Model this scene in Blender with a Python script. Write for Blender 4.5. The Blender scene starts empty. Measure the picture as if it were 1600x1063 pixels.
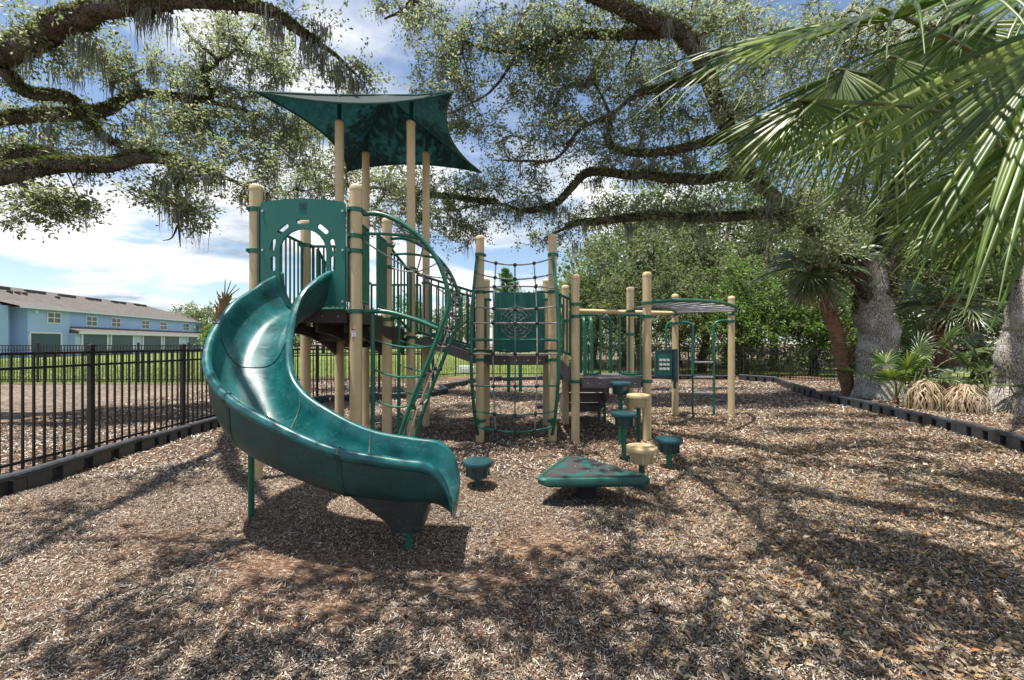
import bpy, math, random
import numpy as np
from mathutils import Vector, Matrix

random.seed(7)
rng = np.random.default_rng(7)
scene = bpy.context.scene
col = scene.collection
R = math.radians

# ------------------------------------------------------------------ camera
CAMH, F, HOR = 1.44, 640.0, 537.0          # lens height (m), focal length in photo pixels, horizon row
cam_d = bpy.data.cameras.new('camera')
cam = bpy.data.objects.new('camera', cam_d); col.objects.link(cam)
cam.location = (0, 0, CAMH); cam.rotation_euler = (R(90), 0, 0)
cam_d.sensor_width = 36.0; cam_d.lens = 36.0 * F / 1600.0
cam_d.shift_y = 5.5 / 1600.0
cam_d.clip_start = 0.05; cam_d.clip_end = 3000
scene.camera = cam

# ------------------------------------------------------------------ light
SUN_TRAVEL = Vector((0.20, 0.07, -1.0)).normalized()
to_sun = -SUN_TRAVEL
SUN_EL = math.asin(to_sun.z); SUN_AZ = math.atan2(to_sun.x, to_sun.y)
sun_d = bpy.data.lights.new('sun', 'SUN'); sun = bpy.data.objects.new('sun', sun_d); col.objects.link(sun)
sun_d.energy = 5.0; sun_d.angle = R(0.53); sun_d.color = (1.0, 0.95, 0.87)
sun.rotation_euler = SUN_TRAVEL.to_track_quat('-Z', 'Y').to_euler()
sun.location = (0, 0, 40)

world = bpy.data.worlds.new('World'); scene.world = world; world.use_nodes = True
def build_world():
    nt = world.node_tree; nt.nodes.clear(); N = nt.nodes.new; L = nt.links.new
    out = N('ShaderNodeOutputWorld')
    sky = N('ShaderNodeTexSky'); sky.sky_type = 'NISHITA'; sky.sun_disc = False
    sky.sun_elevation = SUN_EL; sky.sun_rotation = SUN_AZ % (2 * math.pi)
    sky.air_density = 1.0; sky.dust_density = 0.6; sky.ozone_density = 0.7
    bg = N('ShaderNodeBackground'); bg.inputs[1].default_value = 0.10
    L(sky.outputs[0], bg.inputs[0])
    tc = N('ShaderNodeTexCoord'); sep = N('ShaderNodeSeparateXYZ'); L(tc.outputs['Generated'], sep.inputs[0])
    zc = N('ShaderNodeMath'); zc.operation = 'MAXIMUM'; L(sep.outputs[2], zc.inputs[0]); zc.inputs[1].default_value = 0.0
    za = N('ShaderNodeMath'); za.operation = 'ADD'; L(zc.outputs[0], za.inputs[0]); za.inputs[1].default_value = 0.12
    dx = N('ShaderNodeMath'); dx.operation = 'DIVIDE'; L(sep.outputs[0], dx.inputs[0]); L(za.outputs[0], dx.inputs[1])
    dy = N('ShaderNodeMath'); dy.operation = 'DIVIDE'; L(sep.outputs[1], dy.inputs[0]); L(za.outputs[0], dy.inputs[1])
    cb = N('ShaderNodeCombineXYZ'); L(dx.outputs[0], cb.inputs[0]); L(dy.outputs[0], cb.inputs[1]); cb.inputs[2].default_value = 3.1
    n1 = N('ShaderNodeTexNoise'); n1.inputs['Scale'].default_value = 0.85; n1.inputs['Detail'].default_value = 9
    n1.inputs['Roughness'].default_value = 0.56; n1.inputs['Distortion'].default_value = 0.25
    L(cb.outputs[0], n1.inputs['Vector'])
    r1 = N('ShaderNodeValToRGB'); r1.color_ramp.elements[0].position = 0.45; r1.color_ramp.elements[1].position = 0.58
    r1.color_ramp.interpolation = 'EASE'
    L(n1.outputs[0], r1.inputs[0])
    mp = N('ShaderNodeMapping'); mp.inputs['Location'].default_value = (4.3, 1.7, 0); mp.inputs['Scale'].default_value = (1.0, 1.3, 1); L(cb.outputs[0], mp.inputs[0])
    n2 = N('ShaderNodeTexNoise'); n2.inputs['Scale'].default_value = 1.0; n2.inputs['Detail'].default_value = 8
    n2.inputs['Roughness'].default_value = 0.6
    L(mp.outputs[0], n2.inputs['Vector'])
    r2 = N('ShaderNodeValToRGB')
    r2.color_ramp.elements[0].position = 0.33; r2.color_ramp.elements[0].color = (0.34, 0.44, 0.56, 1)
    r2.color_ramp.elements[1].position = 0.52; r2.color_ramp.elements[1].color = (1.0, 1.0, 1.0, 1)
    L(n2.outputs[0], r2.inputs[0])
    bc = N('ShaderNodeBackground'); bc.inputs[1].default_value = 0.70
    L(r2.outputs[0], bc.inputs[0])
    mx = N('ShaderNodeMixShader'); L(r1.outputs[0], mx.inputs[0]); L(bg.outputs[0], mx.inputs[1]); L(bc.outputs[0], mx.inputs[2])
    L(mx.outputs[0], out.inputs[0])
build_world()
vs = scene.view_settings
vs.view_transform = 'Standard'; vs.look = 'None'; vs.gamma = 1.0; vs.use_curve_mapping = False
vs.exposure = 0.84
scene.cycles.max_bounces = 4; scene.cycles.diffuse_bounces = 2; scene.cycles.glossy_bounces = 2; scene.cycles.transmission_bounces = 3; scene.cycles.transparent_max_bounces = 4

# ------------------------------------------------------------------ helpers
def P(px, py, d):
    """photo pixel + distance along the view axis -> world point"""
    return np.array([(px - 800) * d / F, d, CAMH - (py - HOR) * d / F])

def tag(o, label=None, cat=None, group=None, kind=None):
    if label: o['label'] = label
    if cat: o['category'] = cat
    if group: o['group'] = group
    if kind: o['kind'] = kind
    return o

def empty(name, loc, label=None, cat=None, group=None):
    o = bpy.data.objects.new(name, None); o.location = loc; o.empty_display_size = 0.2
    col.objects.link(o); return tag(o, label, cat, group)

def attach(o, parent):
    """child geometry is in world metres: cancel the parent's own offset"""
    if parent is not None:
        o.parent = parent
        w = Vector((0, 0, 0)); p = parent
        while p is not None:
            w += Vector(p.location); p = p.parent
        o.location = Vector(o.location) - w

class MB:
    def __init__(s): s.v = []; s.f = []; s.m = []
    def add(s, vs_, fs, m=0):
        b = len(s.v); s.v.extend([tuple(map(float, q)) for q in vs_]); s.f.extend([tuple(b + i for i in q) for q in fs]); s.m.extend([m] * len(fs)); return s
    def box(s, c, d, rz=0.0, m=0, rot=None):
        x, y, z = d[0] / 2, d[1] / 2, d[2] / 2
        pts = [Vector((a, b, e)) for e in (-z, z) for a, b in ((-x, -y), (x, -y), (x, y), (-x, y))]
        Mx = rot if rot is not None else Matrix.Rotation(rz, 3, 'Z')
        pts = [Mx @ q + Vector(c) for q in pts]
        return s.add(pts, [(3, 2, 1, 0), (4, 5, 6, 7), (0, 1, 5, 4), (1, 2, 6, 5), (2, 3, 7, 6), (3, 0, 4, 7)], m)
    def tube(s, pts, r, n=8, cap=True, m=0):
        pts = [Vector(tuple(map(float, p))) for p in pts]; k = len(pts)
        rr = [r] * k if np.isscalar(r) else list(r)
        t0 = (pts[1] - pts[0]).normalized()
        a = Vector((0, 0, 1)) if abs(t0.z) < 0.9 else Vector((1, 0, 0))
        u = (a - t0 * a.dot(t0)).normalized(); b = len(s.v)
        for i, p in enumerate(pts):
            t = (pts[min(i + 1, k - 1)] - pts[max(i - 1, 0)]).normalized()
            u = (u - t * u.dot(t)).normalized(); w = t.cross(u)
            for j in range(n):
                q = 2 * math.pi * j / n
                s.v.append(tuple(p + (u * math.cos(q) + w * math.sin(q)) * rr[i]))
        for i in range(k - 1):
            for j in range(n):
                s.f.append((b + i * n + j, b + i * n + (j + 1) % n, b + (i + 1) * n + (j + 1) % n, b + (i + 1) * n + j)); s.m.append(m)
        if cap:
            s.f.append(tuple(b + j for j in range(n))[::-1]); s.f.append(tuple(b + (k - 1) * n + j for j in range(n))); s.m += [m, m]
        return s
    def lathe(s, prof, c=(0, 0, 0), n=20, m=0):
        b = len(s.v); k = len(prof)
        for r_, z in prof:
            for j in range(n):
                q = 2 * math.pi * j / n
                s.v.append((c[0] + r_ * math.cos(q), c[1] + r_ * math.sin(q), c[2] + z))
        for i in range(k - 1):
            for j in range(n):
                s.f.append((b + i * n + j, b + i * n + (j + 1) % n, b + (i + 1) * n + (j + 1) % n, b + (i + 1) * n + j)); s.m.append(m)
        s.f.append(tuple(b + j for j in range(n))[::-1]); s.f.append(tuple(b + (k - 1) * n + j for j in range(n))); s.m += [m, m]
        return s
    def prism(s, poly, depth, fn, m=0):
        """poly: 2D loop; fn(u, v, w) -> world; extruded from w=0 to w=depth"""
        n = len(poly); pts = [fn(u, v, 0) for u, v in poly] + [fn(u, v, depth) for u, v in poly]
        fs = [tuple(range(n))[::-1], tuple(range(n, 2 * n))] + [(i, (i + 1) % n, n + (i + 1) % n, n + i) for i in range(n)]
        return s.add(pts, fs, m)
    def mesh(s, name, mats, smooth=None):
        me = bpy.data.meshes.new(name); me.from_pydata(s.v, [], s.f)
        for q in (mats if isinstance(mats, (list, tuple)) else [mats]): me.materials.append(q)
        if any(s.m): me.polygons.foreach_set('material_index', s.m)
        if smooth: 
            me.polygons.foreach_set('use_smooth', [True] * len(me.polygons))
            me.set_sharp_from_angle(angle=R(smooth))
        me.update(); return me
    def build(s, name, mats, parent=None, smooth=40):
        o = bpy.data.objects.new(name, s.mesh(name, mats, smooth)); col.objects.link(o); attach(o, parent); return o

def place(name, me, parent, loc, rz=0.0):
    o = bpy.data.objects.new(name, me); col.objects.link(o); o.location = loc; attach(o, parent); o.rotation_euler = (0, 0, rz); return o

def np_obj(name, verts, faces, mats, parent=None, smooth=False):
    verts = np.asarray(verts, np.float32); faces = np.asarray(faces, np.int32); k = faces.shape[1]
    me = bpy.data.meshes.new(name)
    me.vertices.add(len(verts)); me.vertices.foreach_set('co', verts.ravel())
    me.loops.add(faces.size); me.loops.foreach_set('vertex_index', faces.ravel())
    me.polygons.add(len(faces)); me.polygons.foreach_set('loop_start', np.arange(0, faces.size, k, dtype=np.int32))
    if smooth: me.polygons.foreach_set('use_smooth', np.ones(len(faces), bool))
    for q in (mats if isinstance(mats, (list, tuple)) else [mats]): me.materials.append(q)
    me.update(calc_edges=True); me.validate()
    o = bpy.data.objects.new(name, me); col.objects.link(o); attach(o, parent); return o

def cr(pts, n=8):
    p = np.asarray(pts, float); p = np.vstack([2 * p[0] - p[1], p, 2 * p[-1] - p[-2]]); o = []
    for i in range(1, len(p) - 2):
        t = np.linspace(0, 1, n, endpoint=False)[:, None]; a, b, c, d = p[i - 1:i + 3]
        o.append(.5 * ((2 * b) + (c - a) * t + (2 * a - 5 * b + 4 * c - d) * t * t + (3 * b - a - 3 * c + d) * t ** 3))
    o.append(p[-2][None]); return np.vstack(o)

def gz(x, y):
    """mulch surface height"""
    x = np.asarray(x, float); y = np.asarray(y, float)
    h = 0.014 * np.sin(1.7 * x + 0.6 * y) * np.cos(1.3 * y - 0.5 * x) + 0.010 * np.sin(3.9 * x - 2.1 * y + 1) + 0.008 * np.sin(5.1 * y + 2.3 * x)
    for cx, cy, r, a in ((-0.25, 2.80, 0.50, 0.045), (0.75, 3.9, 0.6, 0.035), (1.45, 4.55, 0.35, 0.03), (-0.3, 4.1, 0.3, 0.02)):
        h = h - a * np.exp(-((x - cx) ** 2 + (y - cy) ** 2) / r ** 2)
    return h

# ------------------------------------------------------------------ materials
def mat(name, base, rough=0.5, var=0.18, scale=6.0, bump=0.0, bscale=80.0, metallic=0.0, spec=0.5, speck=0.0, speck_col=(0.5, 0.5, 0.45), coat=0.0, rvar=0.12, dirt=0.0, dirt_col=(0.16, 0.13, 0.09), stretch=None):
    m = bpy.data.materials.new(name); m.use_nodes = True; nt = m.node_tree; b = nt.nodes['Principled BSDF']; N = nt.nodes.new; L = nt.links.new
    b.inputs['Roughness'].default_value = rough; b.inputs['Metallic'].default_value = metallic
    b.inputs['Specular IOR Level'].default_value = spec; b.inputs['Coat Weight'].default_value = coat; b.inputs['Coat Roughness'].default_value = 0.12
    tc = N('ShaderNodeTexCoord'); vec = tc.outputs['Object']
    if stretch:
        mp = N('ShaderNodeMapping'); mp.inputs['Scale'].default_value = stretch; L(vec, mp.inputs[0]); vec = mp.outputs[0]
    n = N('ShaderNodeTexNoise'); n.inputs['Scale'].default_value = scale; n.inputs['Detail'].default_value = 6; L(vec, n.inputs['Vector'])
    r = N('ShaderNodeValToRGB'); e = r.color_ramp.elements
    e[0].position = 0.3; e[1].position = 0.7
    e[0].color = tuple(c * (1 - var) for c in base) + (1,); e[1].color = tuple(min(1, c * (1 + var)) for c in base) + (1,)
    L(n.outputs[0], r.inputs[0]); c_out = r.outputs[0]
    if dirt:
        n3 = N('ShaderNodeTexNoise'); n3.inputs['Scale'].default_value = scale * 2.7; n3.inputs['Detail'].default_value = 9; n3.inputs['Roughness'].default_value = 0.7; L(vec, n3.inputs['Vector'])
        r3 = N('ShaderNodeValToRGB'); r3.color_ramp.elements[0].position = 0.52; r3.color_ramp.elements[1].position = 0.72; r3.color_ramp.elements[1].color = (dirt, dirt, dirt, 1); L(n3.outputs[0], r3.inputs[0])
        mx = N('ShaderNodeMix'); mx.data_type = 'RGBA'; L(r3.outputs[0], mx.inputs[0]); L(c_out, mx.inputs[6]); mx.inputs[7].default_value = dirt_col + (1,); c_out = mx.outputs[2]
    if speck:
        v = N('ShaderNodeTexNoise'); v.inputs['Scale'].default_value = 160; v.inputs['Detail'].default_value = 2; L(vec, v.inputs['Vector'])
        rs = N('ShaderNodeValToRGB'); rs.color_ramp.elements[0].position = 0.62; rs.color_ramp.elements[1].position = 0.68; rs.color_ramp.elements[1].color = (speck,) * 3 + (1,); L(v.outputs[0], rs.inputs[0])
        mx = N('ShaderNodeMix'); mx.data_type = 'RGBA'; L(rs.outputs[0], mx.inputs[0]); L(c_out, mx.inputs[6]); mx.inputs[7].default_value = speck_col + (1,); c_out = mx.outputs[2]
    L(c_out, b.inputs['Base Color'])
    rr = N('ShaderNodeMapRange'); rr.inputs[3].default_value = max(0.05, rough - 0.1); rr.inputs[4].default_value = min(1, rough + rvar); L(n.outputs[0], rr.inputs[0]); L(rr.outputs[0], b.inputs['Roughness'])
    if bump:
        nb = N('ShaderNodeTexNoise'); nb.inputs['Scale'].default_value = bscale; nb.inputs['Detail'].default_value = 5; L(vec, nb.inputs['Vector'])
        bp = N('ShaderNodeBump'); bp.inputs['Strength'].default_value = bump; bp.inputs['Distance'].default_value = 0.02; L(nb.outputs[0], bp.inputs['Height']); L(bp.outputs[0], b.inputs['Normal'])
    return m

def leaf_mat(name, cols, rough=0.42, trans=0.35, spec=0.5, tcol=None, scale=None):
    m = bpy.data.materials.new(name); m.use_nodes = True; nt = m.node_tree; b = nt.nodes['Principled BSDF']; N = nt.nodes.new; L = nt.links.new
    out = nt.nodes['Material Output']
    g = N('ShaderNodeNewGeometry'); r = N('ShaderNodeValToRGB'); r.color_ramp.interpolation = 'LINEAR'
    e = r.color_ramp.elements
    for i in range(len(cols) - 2): e.new(0.5)
    for i, c in enumerate(cols): e[i].position = i / (len(cols) - 1); e[i].color = tuple(c) + (1,)
    L(g.outputs['Random Per Island'], r.inputs[0]); c_out = r.outputs[0]
    if scale:
        tc = N('ShaderNodeTexCoord'); n = N('ShaderNodeTexNoise'); n.inputs['Scale'].default_value = scale; L(tc.outputs['Object'], n.inputs['Vector'])
        mr = N('ShaderNodeMapRange'); mr.inputs[1].default_value = 0.3; mr.inputs[2].default_value = 0.7; mr.inputs[3].default_value = 0.7; mr.inputs[4].default_value = 1.3; L(n.outputs[0], mr.inputs[0])
        mv = N('ShaderNodeVectorMath'); mv.operation = 'SCALE'; L(c_out, mv.inputs[0]); L(mr.outputs[0], mv.inputs['Scale']); c_out = mv.outputs[0]
    L(c_out, b.inputs['Base Color']); b.inputs['Roughness'].default_value = rough; b.inputs['Specular IOR Level'].default_value = spec
    if trans:
        t = N('ShaderNodeBsdfTranslucent')
        hs = N('ShaderNodeHueSaturation'); hs.inputs['Saturation'].default_value = 1.1; hs.inputs['Value'].default_value = 1.9; L(c_out, hs.inputs['Color']); L(hs.outputs[0], t.inputs[0])
        mx = N('ShaderNodeMixShader'); mx.inputs[0].default_value = trans; L(b.outputs[0], mx.inputs[1]); L(t.outputs[0], mx.inputs[2]); L(mx.outputs[0], out.inputs[0])
    return m

M = {}
M['tan'] = mat('tan_powder_coat', (0.56, 0.44, 0.25), 0.42, 0.06, 3, 0.04, 120, dirt=0.35, dirt_col=(0.34, 0.27, 0.15))
M['green'] = mat('green_powder_coat', (0.010, 0.115, 0.072), 0.33, 0.15, 6, 0.03, 90, dirt=0.25, dirt_col=(0.05, 0.11, 0.08))
M['dkgreen'] = mat('dark_green_coat', (0.010, 0.070, 0.052), 0.4, 0.15, 6, 0.03, 90)
M['slide'] = mat('slide_teal_plastic', (0.0015, 0.084, 0.086), 0.22, 0.40, 5, 0.05, 10, coat=0.12, rvar=0.38, dirt=0.45, dirt_col=(0.04, 0.19, 0.18))
def add_scuffs(m):
    nt = m.node_tree; N = nt.nodes.new; L = nt.links.new; b = nt.nodes['Principled BSDF']; src = b.inputs['Base Color'].links[0].from_socket; rs = b.inputs['Roughness'].links[0].from_socket
    tc = N('ShaderNodeTexCoord'); mp = N('ShaderNodeMapping'); mp.inputs['Scale'].default_value = (5, 34, 16); mp.inputs['Rotation'].default_value = (0, .25, .35); L(tc.outputs['Object'], mp.inputs[0])
    n = N('ShaderNodeTexNoise'); n.inputs['Scale'].default_value = 1.6; n.inputs['Detail'].default_value = 6; n.inputs['Roughness'].default_value = .7; L(mp.outputs[0], n.inputs['Vector'])
    r = N('ShaderNodeValToRGB'); r.color_ramp.elements[0].position = .56; r.color_ramp.elements[1].position = .72; r.color_ramp.elements[1].color = (.55, .55, .55, 1); L(n.outputs[0], r.inputs[0])
    mx = N('ShaderNodeMix'); mx.data_type = 'RGBA'; L(r.outputs[0], mx.inputs[0]); L(src, mx.inputs[6]); mx.inputs[7].default_value = (.07, .22, .21, 1); L(mx.outputs[2], b.inputs['Base Color'])
    ad = N('ShaderNodeMath'); ad.operation = 'MULTIPLY_ADD'; L(r.outputs[0], ad.inputs[0]); ad.inputs[1].default_value = .5; L(rs, ad.inputs[2]); L(ad.outputs[0], b.inputs['Roughness'])
add_scuffs(M['slide'])
M['slide_out'] = mat('slide_shell_granite_shaded', (0.004, 0.048, 0.048), 0.42, 0.3, 5, 0.08, 140, speck=0.35, speck_col=(0.16, 0.22, 0.20), dirt=0.3, dirt_col=(0.06, 0.07, 0.06))  # outer skin's shade is put into its darker base; the speckle is real
M['panel'] = mat('panel_green_plastic', (0.006, 0.130, 0.098), 0.42, 0.12, 3, 0.03, 160, dirt=0.2, dirt_col=(0.02, 0.12, 0.10))
M['seam'] = mat('seam_worn_edge', (0.10, 0.15, 0.13), 0.6, 0.4, 30)
M['deck'] = mat('deck_brown_vinyl', (0.050, 0.040, 0.038), 0.6, 0.2, 10, 0.2, 200, dirt=0.4, dirt_col=(0.13, 0.11, 0.10))
M['deckgrey'] = mat('deck_grey_vinyl', (0.12, 0.105, 0.11), 0.6, 0.2, 10, 0.2, 200, dirt=0.4, dirt_col=(0.20, 0.17, 0.14))
M['bluegreen'] = mat('blue_green_plastic', (0.010, 0.050, 0.062), 0.38, 0.2, 8, 0.05, 200, speck=0.25, speck_col=(0.08, 0.14, 0.15), dirt=0.25, dirt_col=(0.06, 0.07, 0.06))
M['tanpod'] = mat('tan_pod_plastic', (0.47, 0.37, 0.21), 0.5, 0.1, 8, 0.05, 200, dirt=0.4, dirt_col=(0.30, 0.22, 0.12))
M['rope'] = mat('rope_grey', (0.30, 0.28, 0.26), 0.8, 0.4, 60, 0.4, 400)
M['ropegreen'] = mat('rope_green', (0.02, 0.16, 0.11), 0.75, 0.3, 60, 0.4, 400)
M['knot'] = mat('knot_black_plastic', (0.018, 0.020, 0.022), 0.5, 0.3, 40)
M['steel'] = mat('galvanised_steel', (0.45, 0.45, 0.45), 0.35, 0.1, 20, metallic=0.9)
M['white'] = mat('white_paint', (0.72, 0.73, 0.74), 0.55, 0.05, 4)
M['red'] = mat('red_print', (0.5, 0.03, 0.02), 0.5)
M['fence'] = mat('black_fence_coat', (0.012, 0.012, 0.013), 0.38, 0.2, 10, dirt=0.35, dirt_col=(0.05, 0.045, 0.04))
M['border'] = mat('border_black_plastic', (0.035, 0.040, 0.047), 0.45, 0.2, 6, 0.15, 90, dirt=0.5, dirt_col=(0.11, 0.095, 0.075))
def bark_mat(name, base, dark, lichen, amt, scale=7.0):
    m = bpy.data.materials.new(name); m.use_nodes = True; nt = m.node_tree; b = nt.nodes['Principled BSDF']; N = nt.nodes.new; L = nt.links.new
    tc = N('ShaderNodeTexCoord'); dn = N('ShaderNodeTexNoise'); dn.inputs['Scale'].default_value = 4; L(tc.outputs['Object'], dn.inputs['Vector'])
    ad = N('ShaderNodeVectorMath'); ad.operation = 'MULTIPLY_ADD'; L(dn.outputs['Color'], ad.inputs[0]); ad.inputs[1].default_value = (.25, .25, .25); L(tc.outputs['Object'], ad.inputs[2])
    mp = N('ShaderNodeMapping'); mp.inputs['Scale'].default_value = (1, 1, .32); L(ad.outputs[0], mp.inputs[0])
    v = N('ShaderNodeTexVoronoi'); v.feature = 'DISTANCE_TO_EDGE'; v.inputs['Scale'].default_value = scale * 3.6; L(mp.outputs[0], v.inputs['Vector'])
    n = N('ShaderNodeTexNoise'); n.inputs['Scale'].default_value = scale * 4; n.inputs['Detail'].default_value = 9; n.inputs['Roughness'].default_value = .75; L(mp.outputs[0], n.inputs['Vector'])
    n2 = N('ShaderNodeTexNoise'); n2.inputs['Scale'].default_value = 2.3; n2.inputs['Detail'].default_value = 7; n2.inputs['Roughness'].default_value = .65; L(tc.outputs['Object'], n2.inputs['Vector'])
    r0 = N('ShaderNodeMapRange'); r0.inputs[1].default_value = 0; r0.inputs[2].default_value = .11; L(v.outputs['Distance'], r0.inputs[0])
    mu = N('ShaderNodeMath'); mu.operation = 'MULTIPLY'; L(r0.outputs[0], mu.inputs[0]); L(n.outputs[0], mu.inputs[1])
    r1 = N('ShaderNodeValToRGB'); r1.color_ramp.elements[0].position = .08; r1.color_ramp.elements[1].position = .62; r1.color_ramp.elements[0].color = tuple(dark) + (1,); r1.color_ramp.elements[1].color = tuple(base) + (1,); L(mu.outputs[0], r1.inputs[0])
    r2 = N('ShaderNodeValToRGB'); r2.color_ramp.elements[0].position = .50; r2.color_ramp.elements[1].position = .62; r2.color_ramp.elements[1].color = (amt, amt, amt, 1); L(n2.outputs[0], r2.inputs[0])
    mx = N('ShaderNodeMix'); mx.data_type = 'RGBA'; L(r2.outputs[0], mx.inputs[0]); L(r1.outputs[0], mx.inputs[6]); mx.inputs[7].default_value = tuple(lichen) + (1,); L(mx.outputs[2], b.inputs['Base Color'])
    b.inputs['Roughness'].default_value = .95; b.inputs['Specular IOR Level'].default_value = .1
    bp = N('ShaderNodeBump'); bp.inputs['Strength'].default_value = 1.0; bp.inputs['Distance'].default_value = .05; L(mu.outputs[0], bp.inputs['Height']); L(bp.outputs[0], b.inputs['Normal'])
    return m
M['bark'] = bark_mat('oak_bark', (0.19, 0.16, 0.135), (0.036, 0.029, 0.024), (0.27, 0.265, 0.225), .6)
M['barkpale'] = bark_mat('oak_bark_lichen', (0.56, 0.52, 0.46), (0.22, 0.19, 0.16), (0.66, 0.63, 0.58), .8)
M['palmbark'] = mat('palm_bark', (0.20, 0.115, 0.065), 0.95, 0.5, 9, 1.0, 20, stretch=(1, 1, 2.5))
M['twig'] = mat('twig_bark', (0.15, 0.13, 0.11), 0.9, 0.4, 10)
M['oakleaf'] = leaf_mat('oak_leaf', [(0.080, 0.108, 0.042), (0.145, 0.178, 0.078), (0.20, 0.222, 0.122), (0.27, 0.272, 0.19), (0.115, 0.172, 0.046)], 0.5, 0.58, 0.4)
M['woodleaf'] = leaf_mat('wood_leaf', [(0.045, 0.070, 0.018), (0.095, 0.135, 0.042), (0.18, 0.20, 0.11), (0.085, 0.145, 0.032)], 0.46, 0.42, 0.5)
M['brightleaf'] = leaf_mat('bright_leaf', [(0.05, 0.10, 0.016), (0.095, 0.17, 0.032), (0.14, 0.20, 0.06)], 0.46, 0.42, 0.5)
M['fern'] = leaf_mat('resurrection_fern', [(0.045, 0.065, 0.018), (0.09, 0.115, 0.035), (0.15, 0.14, 0.075)], 0.6, 0.25)
M['moss'] = leaf_mat('spanish_moss', [(0.14, 0.15, 0.12), (0.25, 0.26, 0.22)], 0.8, 0.3, 0.2)
M['pineleaf'] = leaf_mat('pine_needle', [(0.035, 0.10, 0.02), (0.07, 0.17, 0.03)], 0.5, 0.25)
M['palm'] = leaf_mat('palm_leaf', [(0.026, 0.066, 0.008), (0.075, 0.140, 0.018), (0.19, 0.24, 0.045), (0.042, 0.092, 0.011), (0.11, 0.175, 0.024)], 0.38, 0.34, 0.5, scale=4)
M['palmdark'] = leaf_mat('palm_leaf_dark', [(0.035, 0.075, 0.018), (0.075, 0.12, 0.035), (0.14, 0.16, 0.08)], 0.34, 0.28, 0.7, scale=3)
M['palmdead'] = leaf_mat('palm_leaf_dead', [(0.28, 0.19, 0.10), (0.42, 0.34, 0.23), (0.50, 0.44, 0.33)], 0.7, 0.2, 0.2)
M['petiole'] = mat('petiole_green', (0.10, 0.115, 0.035), 0.6, 0.3, 12)
M['grass'] = leaf_mat('grass_blade', [(0.09, 0.15, 0.03), (0.14, 0.20, 0.045), (0.24, 0.24, 0.10)], 0.7, 0.25, .2)
M['chip'] = leaf_mat('wood_chip', [(0.014, 0.011, 0.009), (0.080, 0.059, 0.045), (0.28, 0.225, 0.172), (0.50, 0.425, 0.34), (0.23, 0.195, 0.157), (0.030, 0.022, 0.017), (0.70, 0.625, 0.52), (0.11, 0.076, 0.054), (0.036, 0.026, 0.019)], 0.8, 0.0, 0.25, scale=1.3)
M['litter'] = leaf_mat('dead_oak_leaf', [(0.08, 0.06, 0.035), (0.24, 0.175, 0.10), (0.40, 0.31, 0.20), (0.38, 0.19, 0.065), (0.17, 0.135, 0.085), (0.46, 0.38, 0.27)], 0.6, 0.12, 0.4)
M['wall'] = mat('house_stucco_blue', (0.33, 0.48, 0.73), 0.8, 0.06, 0.3, 0.1, 8)
M['wall2'] = mat('house_stucco_pale', (0.42, 0.53, 0.68), 0.8, 0.06, 0.3, 0.1, 8)
M['trim'] = mat('house_white_trim', (0.66, 0.70, 0.74), 0.6, 0.05, 1)
M['shingle'] = mat('roof_shingle', (0.105, 0.092, 0.082), 0.9, 0.25, 1.2, 0.5, 6, stretch=(1, 1, 5))
M['screen'] = mat('lanai_screen', (0.022, 0.060, 0.085), 0.35, 0.3, 0.4)
M['glass'] = mat('window_glass', (0.015, 0.035, 0.035), 0.08, 0.2, 1, spec=0.8)
M['ventdark'] = mat('roof_vent_dark', (0.05, 0.045, 0.042), 0.6)

def fabric_mat():
    m = bpy.data.materials.new('canopy_shade_fabric'); m.use_nodes = True; nt = m.node_tree; b = nt.nodes['Principled BSDF']; N = nt.nodes.new; L = nt.links.new
    out = nt.nodes['Material Output']; tc = N('ShaderNodeTexCoord')
    n = N('ShaderNodeTexNoise'); n.inputs['Scale'].default_value = 14; n.inputs['Detail'].default_value = 8; n.inputs['Roughness'].default_value = 0.7; L(tc.outputs['Object'], n.inputs['Vector'])
    r = N('ShaderNodeValToRGB'); r.color_ramp.elements[0].position = 0.35; r.color_ramp.elements[1].position = 0.7
    r.color_ramp.elements[0].color = (0.004, 0.024, 0.026, 1); r.color_ramp.elements[1].color = (0.011, 0.056, 0.056, 1); L(n.outputs[0], r.inputs[0])
    L(r.outputs[0], b.inputs['Base Color']); b.inputs['Roughness'].default_value = 0.75
    t = N('ShaderNodeBsdfTranslucent'); L(r.outputs[0], t.inputs[0])
    mx = N('ShaderNodeMixShader'); mx.inputs[0].default_value = 0.38; L(b.outputs[0], mx.inputs[1]); L(t.outputs[0], mx.inputs[2]); L(mx.outputs[0], out.inputs[0])
    return m
M['fabric'] = fabric_mat()

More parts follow.
